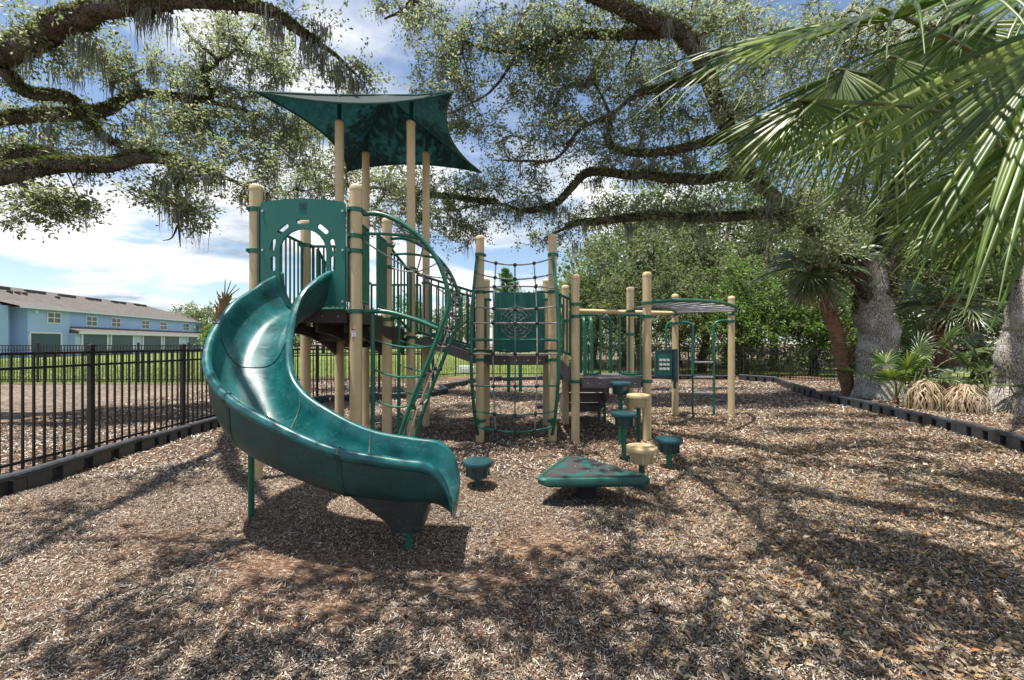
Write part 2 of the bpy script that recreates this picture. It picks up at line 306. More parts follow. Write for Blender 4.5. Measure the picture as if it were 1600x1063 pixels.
def ground_mat(name, cols, s1=26, s2=3.0, red=False, bump=1.0, aniso=(1, 1.6, 1)):
    m = bpy.data.materials.new(name); m.use_nodes = True; nt = m.node_tree; b = nt.nodes['Principled BSDF']; N = nt.nodes.new; L = nt.links.new
    tc = N('ShaderNodeTexCoord'); mp = N('ShaderNodeMapping'); mp.inputs['Scale'].default_value = aniso; L(tc.outputs['Object'], mp.inputs[0])
    v = N('ShaderNodeTexVoronoi'); v.inputs['Scale'].default_value = s1; L(mp.outputs[0], v.inputs['Vector'])
    n = N('ShaderNodeTexNoise'); n.inputs['Scale'].default_value = s1 * 1.5; n.inputs['Detail'].default_value = 5; n.inputs['Roughness'].default_value = 0.7; L(mp.outputs[0], n.inputs['Vector'])
    sp = N('ShaderNodeSeparateColor'); L(v.outputs['Color'], sp.inputs[0])
    ad = N('ShaderNodeMath'); ad.operation = 'ADD'; L(sp.outputs[0], ad.inputs[0]); L(n.outputs[0], ad.inputs[1])
    hf = N('ShaderNodeMath'); hf.operation = 'MULTIPLY'; L(ad.outputs[0], hf.inputs[0]); hf.inputs[1].default_value = 0.5
    r = N('ShaderNodeValToRGB'); e = r.color_ramp.elements
    for i in range(len(cols) - 2): e.new(0.5)
    for i, c in enumerate(cols): e[i].position = 0.2 + 0.6 * i / (len(cols) - 1); e[i].color = tuple(c) + (1,)
    L(hf.outputs[0], r.inputs[0])
    n2 = N('ShaderNodeTexNoise'); n2.inputs['Scale'].default_value = s2 * 0.3; n2.inputs['Detail'].default_value = 5; L(tc.outputs['Object'], n2.inputs['Vector'])
    mr = N('ShaderNodeMapRange'); mr.inputs[1].default_value = 0.3; mr.inputs[2].default_value = 0.7; mr.inputs[3].default_value = 0.75; mr.inputs[4].default_value = 1.25; L(n2.outputs[0], mr.inputs[0])
    mv = N('ShaderNodeVectorMath'); mv.operation = 'SCALE'; L(r.outputs[0], mv.inputs[0]); L(mr.outputs[0], mv.inputs['Scale']); c_out = mv.outputs[0]
    if red:
        n3 = N('ShaderNodeTexNoise'); n3.inputs['Scale'].default_value = 0.9; n3.inputs['Detail'].default_value = 7; L(tc.outputs['Object'], n3.inputs['Vector'])
        r3 = N('ShaderNodeValToRGB'); r3.color_ramp.elements[0].position = 0.38; r3.color_ramp.elements[1].position = 0.52; r3.color_ramp.elements[1].color = (.36, .36, .36, 1); L(n3.outputs[0], r3.inputs[0])
        mx = N('ShaderNodeMix'); mx.data_type = 'RGBA'; L(r3.outputs[0], mx.inputs[0]); L(c_out, mx.inputs[6]); mx.inputs[7].default_value = (0.25, 0.125, 0.070, 1); c_out = mx.outputs[2]
    L(c_out, b.inputs['Base Color']); b.inputs['Roughness'].default_value = 0.95; b.inputs['Specular IOR Level'].default_value = 0.15
    bp = N('ShaderNodeBump'); bp.inputs['Strength'].default_value = bump; bp.inputs['Distance'].default_value = 0.02; L(hf.outputs[0], bp.inputs['Height']); L(bp.outputs[0], b.inputs['Normal'])
    return m
M['mulch'] = ground_mat('mulch', [(0.014, 0.010, 0.008), (0.060, 0.042, 0.031), (0.16, 0.122, 0.09), (0.34, 0.27, 0.205)], 40, 3, True)
M['dirt'] = ground_mat('dirt_and_litter', [(0.05, 0.038, 0.028), (0.12, 0.092, 0.07), (0.21, 0.165, 0.125), (0.28, 0.225, 0.175)], 14, 2, False)
M['lawn'] = ground_mat('lawn', [(0.07, 0.12, 0.02), (0.13, 0.18, 0.04), (0.22, 0.21, 0.08)], 8, 0.6, False, 0.6)
M['forest'] = ground_mat('forest_floor', [(0.05, 0.042, 0.03), (0.13, 0.105, 0.07), (0.24, 0.20, 0.14)], 10, 1, False)

# ------------------------------------------------------------------ ground
def sheet(name, poly, z, m):
    mb = MB(); mb.add([(x, y, z) for x, y in poly], [tuple(range(len(poly)))])
    return tag(mb.build(name, m, None, None), kind='structure')
sheet('ground', [(-1200, -300), (1200, -300), (1200, 1500), (-1200, 1500)], -0.08, M['dirt'])
sheet('lawn', [(-300, 15.4), (-2.6, 15.4), (-2.6, 18.4), (60, 18.4), (60, 140), (-300, 140)], -0.07, M['lawn'])
sheet('forest_floor', [(5.5, 21), (90, 21), (90, 120), (5.5, 120)], -0.066, M['forest'])
nx, ny = 270, 250
gx = np.linspace(-9.5, 15.5, nx); gy = np.linspace(-2.0, 18.0, ny)
X, Y = np.meshgrid(gx, gy); Z = gz(X, Y)
idx = np.arange(nx * ny).reshape(ny, nx)
q = np.stack([idx[:-1, :-1], idx[:-1, 1:], idx[1:, 1:], idx[1:, :-1]], -1).reshape(-1, 4)
tag(np_obj('mulch_ground', np.stack([X, Y, Z], -1).reshape(-1, 3), q, M['mulch'], None, True), kind='structure')

# ------------------------------------------------------------------ borders of interlocking plastic timbers
def timber_mesh(L_, Hh=0.22, W=0.10, nb=4):
    """one border timber along +x: top cap, back wall and proud blocks with open notches between them, joint lug at the end"""
    mb = MB()
    mb.box((L_ / 2, 0.02, Hh / 2 - 0.03), (L_ - 0.012, W * 0.45, Hh - 0.03))
    cap = [(-W / 2, Hh - 0.055), (-W / 2, Hh - 0.018), (-W / 2 + 0.018, Hh), (W / 2 - 0.018, Hh), (W / 2, Hh - 0.018), (W / 2, Hh - 0.055)]
    mb.prism(cap, L_ - 0.008, lambda u, v, w: (w + 0.004, u, v))
    bw = L_ / (nb + 0.4)
    for i in range(nb):
        x0 = (i + 0.32) * bw
        mb.box((x0 + bw * 0.34, -0.028, (Hh - 0.057) / 2 - 0.02), (bw * 0.66, 0.05, Hh - 0.057 + 0.04))
    mb.box((L_ * 0.03, -0.03, (Hh - 0.057) / 2 - 0.02), (L_ * 0.075, 0.055, Hh - 0.017))
    return mb.mesh('timber', M['border'], None)
TM = {}
def border(path, label, Hh=0.2, step=1.2, side=1):
    root = empty('border_edging', (path[0][0], path[0][1], 0), label, 'border', 'plastic borders round the mulch')
    p = np.array(path, float)
    for a, b in zip(p[:-1], p[1:]):
        L_ = np.hypot(*(b - a)); n = max(1, round(L_ / step)); l = L_ / n; key = (round(l, 2), Hh)
        if key not in TM: TM[key] = timber_mesh(key[0], Hh)
        for i in range(n):
            c = a + (b - a) * i / n
            t = np.array((b - a)) / L_
            ang = math.atan2(t[1], t[0])
            zz = float(gz(c[0], c[1])) - 0.03 + random.uniform(-.008, .008)
            if side < 0:
                c = c + t * l; ang += math.pi
            place('timber', TM[key], root, (c[0], c[1], zz), ang + random.uniform(-.012, .012))
    return root
LB = [(-4.72, 1.5), (-4.80, 3.9), (-5.02, 5.5), (-5.10, 7.3), (-5.0, 8.6), (-4.4, 9.9)]
border(LB, 'black plastic border with square notches along the near fence at left', 0.22, 1.2, 1)
border([(-4.4, 10.0), (-2.05, 11.1), (-1.85, 11.6), (-2.2, 12.6), (-1.55, 14.6), (-0.4, 15.9), (2.5, 16.3), (6.0, 16.5), (8.9, 16.3)], 'black plastic border jogging along the back of the playground below the far fence', 0.2, 1.2, 1)
RB = [(9.6, 14.9), (8.6, 12.6), (8.05, 10.9), (7.75, 9.3), (7.45, 7.9), (7.15, 6.6), (6.75, 5.3), (6.35, 4.0), (5.9, 2.6)]
border([(9.0, 16.2), (9.7, 15.0)] + RB, 'black notched plastic border curving along the right below the oak trunks', 0.24, 1.2, 1)

# ------------------------------------------------------------------ fences
def picket_mesh(h):
    mb = MB(); mb.box((0, 0, h / 2), (0.019, 0.019, h)); return mb.mesh('picket', M['fence'], None)
def post_mesh(h):
    mb = MB(); mb.box((0, 0, h / 2), (0.055, 0.055, h)); mb.box((0, 0, h + 0.012), (0.068, 0.068, 0.022))
    mb.add([(-.03, -.03, h + .023), (.03, -.03, h + .023), (.03, .03, h + .023), (-.03, .03, h + .023), (0, 0, h + .045)], [(0, 1, 4), (1, 2, 4), (2, 3, 4), (3, 0, 4)])
    return mb.mesh('post', M['fence'], None)
PM = picket_mesh(1.36); POM = post_mesh(1.40)
def fence(path, label, singly, h=1.36, step=1.52, n_p=13, group='black metal fences'):
    root = empty('metal_fence', (path[0][0], path[0][1], 0), label, 'fence', group)
    p = np.array(path, float); sc = h / 1.36; stuff = MB()
    for k, (a, b) in enumerate(zip(p[:-1], p[1:])):
        L_ = np.hypot(*(b - a)); n = max(1, round(L_ / step)); t = (b - a) / L_; ang = math.atan2(t[1], t[0])
        for i in range(n):
            c = a + (b - a) * i / n; e = a + (b - a) * (i + 1) / n
            o = place('post', POM, root, (c[0], c[1], 0.0), ang); o.scale = (1, 1, sc)
            for zz in (h - 0.035, h - 0.20, 0.10):
                m = (c + e) / 2; mb = MB(); mb.box((0, 0, 0), (L_ / n - 0.056, 0.026, 0.03))
                if (round(L_ / n, 3), 'rail') not in TM: TM[(round(L_ / n, 3), 'rail')] = mb.mesh('rail', M['fence'], None)
                place('rail', TM[(round(L_ / n, 3), 'rail')], root, (m[0], m[1], zz), ang)
            for j in range(n_p):
                q_ = c + (e - c) * (j + 1) / (n_p + 1)
                if singly: place('picket', PM, root, (q_[0], q_[1], 0.0), ang).scale = (1, 1, (h - 0.02) / 1.36)
                else: stuff.box((q_[0], q_[1], h / 2), (0.019, 0.019, h - 0.02), ang)
        if k == len(p) - 2:
            o = place('post', POM, root, (b[0], b[1], 0.0), ang); o.scale = (1, 1, sc)
    if not singly: tag(stuff.build('pickets', M['fence'], root, None), kind='stuff')
    return root
fence([(-5.53, 0.85), (-5.58, 8.45)], 'near black picket fence at left, in front of the blue house', True)
fence([(-5.60, 9.0), (-4.9, 10.3), (-2.3, 11.9)], 'black picket fence seen under the slide tower between the tan posts', True, 1.34, 1.5, 13)
fence([(-40, 15.2), (-6.4, 15.2)], 'long far black fence across the lawn edge at left', False, 1.40, 1.9, 16)
fence([(-6.4, 15.3), (-2.5, 18.2), (3.4, 18.2), (9.8, 17.6)], 'black fence along the back lawn behind the rope net', False, 1.30, 1.9, 16)
fence([(9.9, 17.5), (13.2, 13.6), (15.5, 9.5)], 'black fence among the trunks and palmettos at right', False, 1.25, 1.9, 16)

# ------------------------------------------------------------------ blue house beyond the lawn
HP0 = np.array([-54.7, 46.7]); HU = np.array([-0.158, 0.987]); HN = np.array([0.987, 0.158])
def hs(px):
    k = (px - 800) / F; return (HP0[0] - k * HP0[1]) / (0.158 + 0.987 * k)
def H(s, n, z):
    q_ = HP0 + HU * s + HN * n; return (q_[0], q_[1], z)
def hbox(mb, s0, s1, n0, n1, z0, z1, m=0):
    mb.add([H(s0, n0, z0), H(s1, n0, z0), H(s1, n1, z0), H(s0, n1, z0), H(s0, n0, z1), H(s1, n0, z1), H(s1, n1, z1), H(s0, n1, z1)],
           [(0, 1, 2, 3), (7, 6, 5, 4), (0, 4, 5, 1), (1, 5, 6, 2), (2, 6, 7, 3), (3, 7, 4, 0)], m)
house = empty('terraced_house', H(15, -5, -0.08), 'long pale blue two storey house with grey shingle roof behind the fences', 'house')
EV = 5.55; S1 = hs(310) + 1.0
mb = MB(); hbox(mb, -40, S1, -12, 0, -0.08, EV); mb.build('wall', M['wall'], house, None)
mb = MB(); hbox(mb, hs(16), hs(85), 0.002, 1.6, -0.08, EV - 0.1); hbox(mb, -30, hs(16) - 1.2, 0.002, 0.9, -0.08, EV - 0.1); mb.build('bay', M['wall'], house, None)
mb = MB(); hbox(mb, S1 + .003, S1 + 6, -9, -1.5, -0.08, EV - 0.2); mb.build('end_wing', M['wall2'], house, None)
mb = MB()
o_ = 0.5; RH = 8.35
a, b_, c_, d_ = H(-41, o_, EV), H(S1 + o_, o_, EV), H(S1 + o_, -12 - o_, EV), H(-41, -12 - o_, EV); e1, e2 = H(-41, -6, RH), H(S1 - 7, -6, RH)
mb.add([a, b_, c_, d_, e1, e2], [(0, 1, 5, 4), (1, 2, 5), (2, 3, 4, 5), (3, 0, 4)])
roof = mb.build('roof', M['shingle'], house, None)
mb = MB(); a, b_, c_, d_ = H(hs(10) - 1, 2.1, EV - .12), H(hs(85) + .5, 2.1, EV - .12), H(hs(85) + .5, -2.5, EV + 1.05), H(hs(10) - 1, -2.5, EV + 1.05)
mb.add([a, b_, c_, d_], [(0, 1, 2, 3)]); mb.build('bay_roof', M['shingle'], roof, None)
mb = MB(); a, b_, c_, d_ = H(S1, -1.1, EV - .2), H(S1 + 6.4, -1.1, EV - .2), H(S1 + 6.4, -9.4, EV - .2), H(S1, -9.4, EV - .2); e1, e2 = H(S1 - 1, -5.2, EV + 1.9), H(S1 + 2.4, -5.2, EV + 1.9)
mb.add([a, b_, c_, d_, e1, e2], [(0, 1, 5, 4), (1, 2, 5), (2, 3, 4, 5)]); mb.build('end_roof', M['shingle'], roof, None)
mb = MB(); hbox(mb, hs(85) + .5, S1 + o_, o_ + .002, o_ + .06, EV - .16, EV + .02); hbox(mb, hs(10) - 1, hs(85) + .5, 2.102, 2.16, EV - .3, EV - .1); mb.build('fascia', M['trim'], house, None)
k = 0
for px, py in ((5, 450), (20, 453), (63, 459), (80, 461), (116, 465), (130, 467), (160, 470), (172, 473), (200, 475), (212, 477), (235, 479), (245, 481), (15, 458), (28, 459), (40, 466), (95, 468)):
    s = hs(px) + 4.0; big = k < 12; k += 1
    n = -4.9 + (0 if big else 1.2); zz = EV + (o_ - n) / (6 + o_) * (RH - EV)
    mb = MB(); hbox(mb, s, s + (1.0 if big else .25), n - .2, n + .25, zz - .15, zz + .25); mb.build('roof_vent', M['ventdark'], roof, None)
LS0, LS1 = hs(84), S1 - 0.2
mb = MB(); a, b_, c_, d_ = H(LS0, 2.6, 2.85), H(LS1, 2.6, 2.85), H(LS1, 0.004, 3.6), H(LS0, 0.004, 3.6)
mb.add([a, b_, c_, d_, H(LS0, 2.6, 2.75), H(LS1, 2.6, 2.75), H(LS1, .004, 2.75), H(LS0, .004, 2.75)], [(0, 1, 2, 3), (7, 6, 5, 4), (0, 4, 5, 1), (1, 5, 6, 2), (3, 7, 4, 0)]); mb.build('porch_roof', M['shingle'], roof, None)
mb = MB(); hbox(mb, LS0, LS1, 2.602, 2.68, 2.62, 2.88); mb.build('porch_fascia', M['trim'], house, None)
for (x0, x1) in ((20, 69), (95, 135), (143, 178), (196, 225), (231, 255), (270, 291), (296, 309)):
    s0, s1 = hs(x0), hs(x1); n = 1.605 if x0 == 20 else 2.3
    if n > 2: s0, s1 = s0 - 0.0, s1
    mb = MB(); hbox(mb, s0, s1, n, n + .04, -.05, 2.55); sc_ = mb.build('porch_screen', M['screen'], house, None)
    mb = MB(); hbox(mb, s0 - .18, s0 - .002, n - .02, n + .1, -.05, 2.7); hbox(mb, s1 + .002, s1 + .18, n - .02, n + .1, -.05, 2.7); hbox(mb, s0 - .18, s1 + .18, n - .02, n + .1, 2.57, 2.74 if n < 2 else 2.6); mb.build('frame', M['trim'], sc_, None)
mb = MB(); hbox(mb, LS0, LS1, 0.01, 2.25, -.06, 2.7); mb.build('porch_wall', M['wall2'], house, None)
for px in (59, 143, 181, 227, 255, 290):
    s = hs(px); n = 1.605 if px == 59 else 0.005; w = 0.85
    mb = MB(); hbox(mb, s - w, s + w, n, n + .05, 3.75, 5.1); wn = mb.build('window', M['trim'], house, None)
    for i in (0, 1):
        for j in (0, 1):
            mb = MB(); hbox(mb, s - w + .12 + i * w * .95, s - .07 + i * w * .95, n + .052, n + .07, 3.87 + j * .6, 4.37 + j * .6); mb.build('pane', M['glass'], wn, None)
mb = MB(); hbox(mb, hs(28), hs(33), 1.603, 1.66, 4.85, 5.15); mb.build('wall_vent', M['trim'], house, None)

# ------------------------------------------------------------------ the play structure (bolted together: one thing)
play = empty('play_structure', (-0.4, 5.6, 0), 'green and tan playground structure with curved slide, rope climbers and shade canopy', 'playground')
PR = 0.0635
def post(x, y, top, clamps=(), sticker=False):
    o = MB().lathe([(PR, -0.15), (PR, top - 0.06), (PR * 1.001, top - 0.055)], (x, y, 0), 20).build('post', M['tan'], play)
    MB().lathe([(PR + .003, top - .06), (PR + .004, top - .025), (PR * .9, top - .008), (PR * .6, top + .004), (PR * .2, top + .010)], (x, y, 0), 20).build('cap', M['tan'], o)
    for z in clamps:
        mb = MB().lathe([(PR + .004, z - .024), (PR + .011, z - .021), (PR + .011, z + .021), (PR + .004, z + .024)], (x, y, 0), 20)
        for a in (0.4, 2.2, 4.1): mb.box((x + (PR + .018) * math.cos(a), y + (PR + .018) * math.sin(a), z), (0.028, 0.03, 0.034), a)
        mb.build('clamp', M['green'], o)
    return o
AZ, BZ, CZ, DZ = 1.80, 1.52, 1.26, 0.92
A1, A2, A3, A4 = (-2.73, 4.37), (-1.665, 4.37), (-2.74, 5.44), (-1.66, 5.44)
post(*A1, 3.13, (2.86, 2.42, 1.76, .42))
pa2 = post(*A2, 3.13, (2.86, 2.58, 2.42, 1.78))
post(*A3, 3.08, (2.74, 2.0)); post(*A4, 3.10, (2.74, 2.45, 1.76, .12))
B1, B2, B3, B4 = (-2.57, 6.1), (-1.505, 6.1), (-2.57, 7.2), (-1.51, 7.2)
for p_ in (B1, B2): post(*p_, 4.75, (2.55, 1.53))
for p_ in (B3, B4): post(*p_, 4.80, (2.5, 1.53))
C1, C2, C3, C4 = (-0.475, 6.06), (0.60, 6.06), (-0.45, 7.13), (0.60, 7.13)
post(*C1, 3.03, (2.75, 2.2, 1.2, .3)); post(*C2, 3.05, (2.75, 2.2, 1.2, .3)); post(*C3, 2.56, (2.2, 1.2)); post(*C4, 2.56, (2.2, 1.2))
D1, D2, D3, D4 = (0.937, 6.06), (2.01, 6.10), (0.937, 7.2), (2.06, 7.13)
post(*D1, 2.46, (2.02, 1.84, .88)); post(*D2, 2.50, (2.04, 1.84, .88)); post(*D3, 2.46, (1.84, .88)); post(*D4, 2.42, (2.0, 1.6, .88))
E1, E2 = (3.25, 8.16), (4.37, 8.16)
post(*E1, 2.42, (2.02, 1.84)); post(*E2, 2.38, (2.02, 1.88))
# warning sticker
mb = MB(); mb.box((A2[0] + .002, A2[1] - PR - .002, 1.555), (.042, .003, .085)); st = mb.build('sticker', M['white'], pa2, None)
mb = MB(); mb.box((A2[0] + .002, A2[1] - PR - .0045, 1.588), (.042, .002, .014)); mb.build('sticker_band', M['red'], pa2, None)
for k in range(4):
    pass

def deck(x0, x1, y0, y1, z, m='deck', holes=True):
    mb = MB(); mb.box(((x0 + x1) / 2, (y0 + y1) / 2, z - .025), (x1 - x0, y1 - y0, .05))
    for yy in (y0, y1): mb.box(((x0 + x1) / 2, yy, z - .07), (x1 - x0 - .14, .03, .135))
    for xx in (x0, x1): mb.box((xx, (y0 + y1) / 2, z - .07), (.03, y1 - y0 - .14, .131))
    o = mb.build('deck', M[m], play, None)
    for i in range(4):
        MB().lathe([(.012, 0), (.012, .006), (.006, .010)], (0, 0, 0), 8)
    mb = MB()
    for i in range(5):
        mb.box((x0 + .16 + (x1 - x0 - .32) * i / 4, y0 - .018, z - .07), (.018, .008, .018))
    tag(mb.build('bolts', M['steel'], o, None), kind='stuff')
    return o
deck(A1[0] + .03, A2[0] - .03, A1[1] + .02, A3[1] - .02, AZ)
deck(B1[0] + .03, B2[0] - .03, B1[1] + .02, B3[1] - .02, BZ)
deck(C1[0] + .03, C2[0] - .03, C1[1] + .02, C3[1] - .02, CZ)
deck(D1[0] + .03, D2[0] - .03, D1[1] + .02, D3[1] - .02, DZ, 'deckgrey')

def barrier(p, q, z0, z1, h=0.95, n=8, r=0.013, name='barrier', low=0.10):
    """framed railing of vertical bars from p to q; z0, z1 walking heights at its ends"""
    p = np.array(p, float); q = np.array(q, float); mb = MB(); rr = 0.019
    a = np.r_[p, z0 + low]; b = np.r_[p, z0 + h]; c = np.r_[q, z1 + h]; d = np.r_[q, z1 + low]
    mb.tube([a, b], rr, 8); mb.tube([c, d], rr, 8); mb.tube([b, c], rr, 8); mb.tube([a, d], rr, 8)
    o = mb.build(name, M['green'], play)
    for i in range(n):
        t = (i + 1) / (n + 1)
        MB().tube([a + (d - a) * t, b + (c - b) * t], r, 6, False).build('bar', M['green'], o)
    return o
def between(p, q, e=.1):
    p = np.array(p, float); q = np.array(q, float); t = (q - p) / np.hypot(*(q - p)); return p + t * e, q - t * e
barrier(*between(A1, A3), AZ, AZ, .95, 8); 
barrier(*between(A3, (A3[0] + .62, A3[1])), AZ, AZ, .93, 5)
barrier(*between(A2, (A2[0] + .0, A2[1] + .42), .07), AZ, AZ, .95, 3)
barrier(*between((A4[0], A4[1] - .45), A4, .07), AZ, AZ, .98, 4)
barrier(*between(B1, B3), BZ, BZ, .95, 8); barrier(*between(B3, B4), BZ, BZ, .95, 8)
barrier((A3[0] + .12, A3[1] + .08), (B1[0] - .08, B1[1] - .08), AZ - .02, BZ, .93, 5)
barrier((A4[0] + .02, A4[1] + .1), (B2[0] + .02, B2[1] - .1), AZ - .02, BZ, .95, 5)
barrier(*between(C1, C3), CZ, CZ, .92, 7)
# arched connecting steps A -> B and bridge B -> C
def arch_plate(x, y0, y1, z0, z1, drop, m):
    pts = []; n = 10
    for i in range(n + 1):
        t = i / n; pts.append((y0 + (y1 - y0) * t, z0 + (z1 - z0) * t))
    for i in range(n, -1, -1):
        t = i / n; pts.append((y0 + (y1 - y0) * t, z0 + (z1 - z0) * t - .09 - drop * t * t))
    return MB().prism(pts, .03, lambda u, v, w: (x + w, u, v)).build('arch_support', m, play, None)
for x in (-2.62, -2.28, -1.95, -1.62): arch_plate(x, 4.75, 6.05, AZ - .14, AZ - .14, .30, M['deck'])
mb = MB(); mb.box((-2.12, 5.78, 1.66), (.95, .60, .04)); mb.box((-2.12, 5.49, 1.6), (.95, .03, .26)); mb.build('step', M['deck'], play, None)
mb = MB()
n = 14; top = []; bot = []
for i in range(n + 1):
    t = i / n; x = B2[0] + .05 + (C1[0] - B2[0] - .1) * t; z = BZ + (CZ - BZ) * t + .06 * math.sin(math.pi * t) * (1 - t)
    top.append((x, z + .01)); bot.append((x, z - .13))
for yy in (6.13, 7.07): mb.prism(top + bot[::-1], .035, lambda u, v, w: (u, yy + w, v))
for i in range(n):
    (x0, z0), (x1, z1) = top[i], top[i + 1]
    mb.add([(x0, 6.18, z0 - .03), (x1, 6.18, z1 - .03), (x1, 7.06, z1 - .03), (x0, 7.06, z0 - .03), (x0, 6.18, z0 - .06), (x1, 6.18, z1 - .06), (x1, 7.06, z1 - .06), (x0, 7.06, z0 - .06)], [(0, 1, 2, 3), (7, 6, 5, 4), (0, 4, 5, 1), (3, 2, 6, 7)])
mb.build('bridge', M['deckgrey'], play, None)
barrier((B2[0] + .09, 6.11), (C1[0] - .09, 6.11), BZ, CZ, .95, 7); barrier((B4[0] + .09, 7.12), (C3[0] - .09, 7.12), BZ, CZ, .95, 7)
# sloped link C -> D
mb = MB()
for yy in (6.10, 7.02): mb.prism([(.67, CZ + .0), (.88, DZ + .14), (.88, DZ - .12), (.67, CZ - .20)], .03, lambda u, v, w: (u, yy + w, v))
mb.box((.77, 6.58, 1.08), (.2, .86, .04)); mb.build('link_step', M['deckgrey'], play, None)
barrier((.665, 6.12), (.875, 6.12), CZ, DZ + .25, .93, 3); barrier((.665, 7.06), (.875, 7.06), CZ, DZ + .25, .93, 3)

# --- arched slide entry panel with oval holes (front of deck A)
def slide_panel():
    bm = __import__('bmesh').new()
    cx = (A1[0] + A2[0]) / 2; y0 = A1[1] - .045
    hw = .445; zb, zt = 1.83, 2.93
    outer = [(-hw, zb), (hw, zb), (hw, zt - .03), (hw - .0, zt - .02)]
    for i in range(9):
        t = i / 8; outer.append((hw - .02 - t * 2 * (hw - .02), zt + .035 * math.sin(math.pi * t)))
    outer.append((-hw, zt - .02))
    def pill(c, ang, l, w, n=6):
        o = []
        for s in (1, -1):
            for i in range(n + 1):
                a = -math.pi / 2 + math.pi * i / n
                u = s * (l / 2 - w / 2 + w / 2 * math.cos(a)); v = s * (w / 2 * math.sin(a))
                o.append((c[0] + u * math.cos(ang) - v * math.sin(ang), c[1] + u * math.sin(ang) + v * math.cos(ang)))
        return o
    arch = [(-.245, 1.86), (.245, 1.86)]
    za = 2.40
    for i in range(13):
        a = math.pi * i / 12; arch.append((.245 * math.cos(a), za + .245 * math.sin(a)))
    holes = [arch]
    for a in (90, 90 - 40, 90 + 40, 90 - 76, 90 + 76):
        r_ = .325; holes.append(pill((r_ * math.cos(R(a)), za - .005 + r_ * math.sin(R(a))), R(a + 90), .14, .048))
    for s in (-1, 1): holes.append(pill((s * .315, za - .12), R(90), .16, .048))
    loops = [outer] + holes; edges = []
    for lp in loops:
        vs_ = [bm.verts.new((cx + u, y0, v)) for u, v in lp]
        for i in range(len(vs_)): edges.append(bm.edges.new((vs_[i], vs_[(i + 1) % len(vs_)])))
    import bmesh
    bmesh.ops.triangle_fill(bm, use_beauty=True, use_dissolve=False, edges=edges)
    r_ = bmesh.ops.extrude_face_region(bm, geom=bm.faces[:])
    bmesh.ops.translate(bm, vec=(0, -.022, 0), verts=[g for g in r_['geom'] if isinstance(g, bmesh.types.BMVert)])
    bmesh.ops.recalc_face_normals(bm, faces=bm.faces[:])
    me = bpy.data.meshes.new('slide_panel'); bm.to_mesh(me); bm.free(); me.materials.append(M['panel'])
    o = bpy.data.objects.new('slide_panel', me); col.objects.link(o); attach(o, play)
    for s in (-1, 1):
        for z in (1.88, 2.42, 2.83):
            MB().tube([(cx + s * (hw - .025), y0 - .021, z), (cx + s * (hw - .025), y0 - .034, z)], .013, 8).build('bolt', M['steel'], o)
    # emblem: a small square frame with four petals
    mb = MB(); yf = y0 - .0245; ez = 2.885; e = .034
    for dx, dz, sx, sz in ((-e, 0, .007, 2 * e), (e, 0, .007, 2 * e), (0, -e, 2 * e, .007), (0, e, 2 * e, .007), (0, 0, .005, .05), (0, 0, .05, .005)): mb.box((cx + .0 + dx, yf, ez + dz), (sx, .003, sz))
    for dx in (-.014, .014):
        for dz in (-.014, .014): mb.tube([(cx + dx, yf + .001, ez + dz), (cx + dx, yf - .002, ez + dz)], .009, 8)
    mb.build('emblem', M['dkgreen'], o, None)
    for s in (-1, 1):   # steel edge channels that clip the panel to the posts
        mb = MB(); mb.box((cx + s * (hw + .022), y0 - .005, 2.38), (.02, .035, 1.0)); mb.build('edge_channel', M['dkgreen'], o, None)
slide_panel()

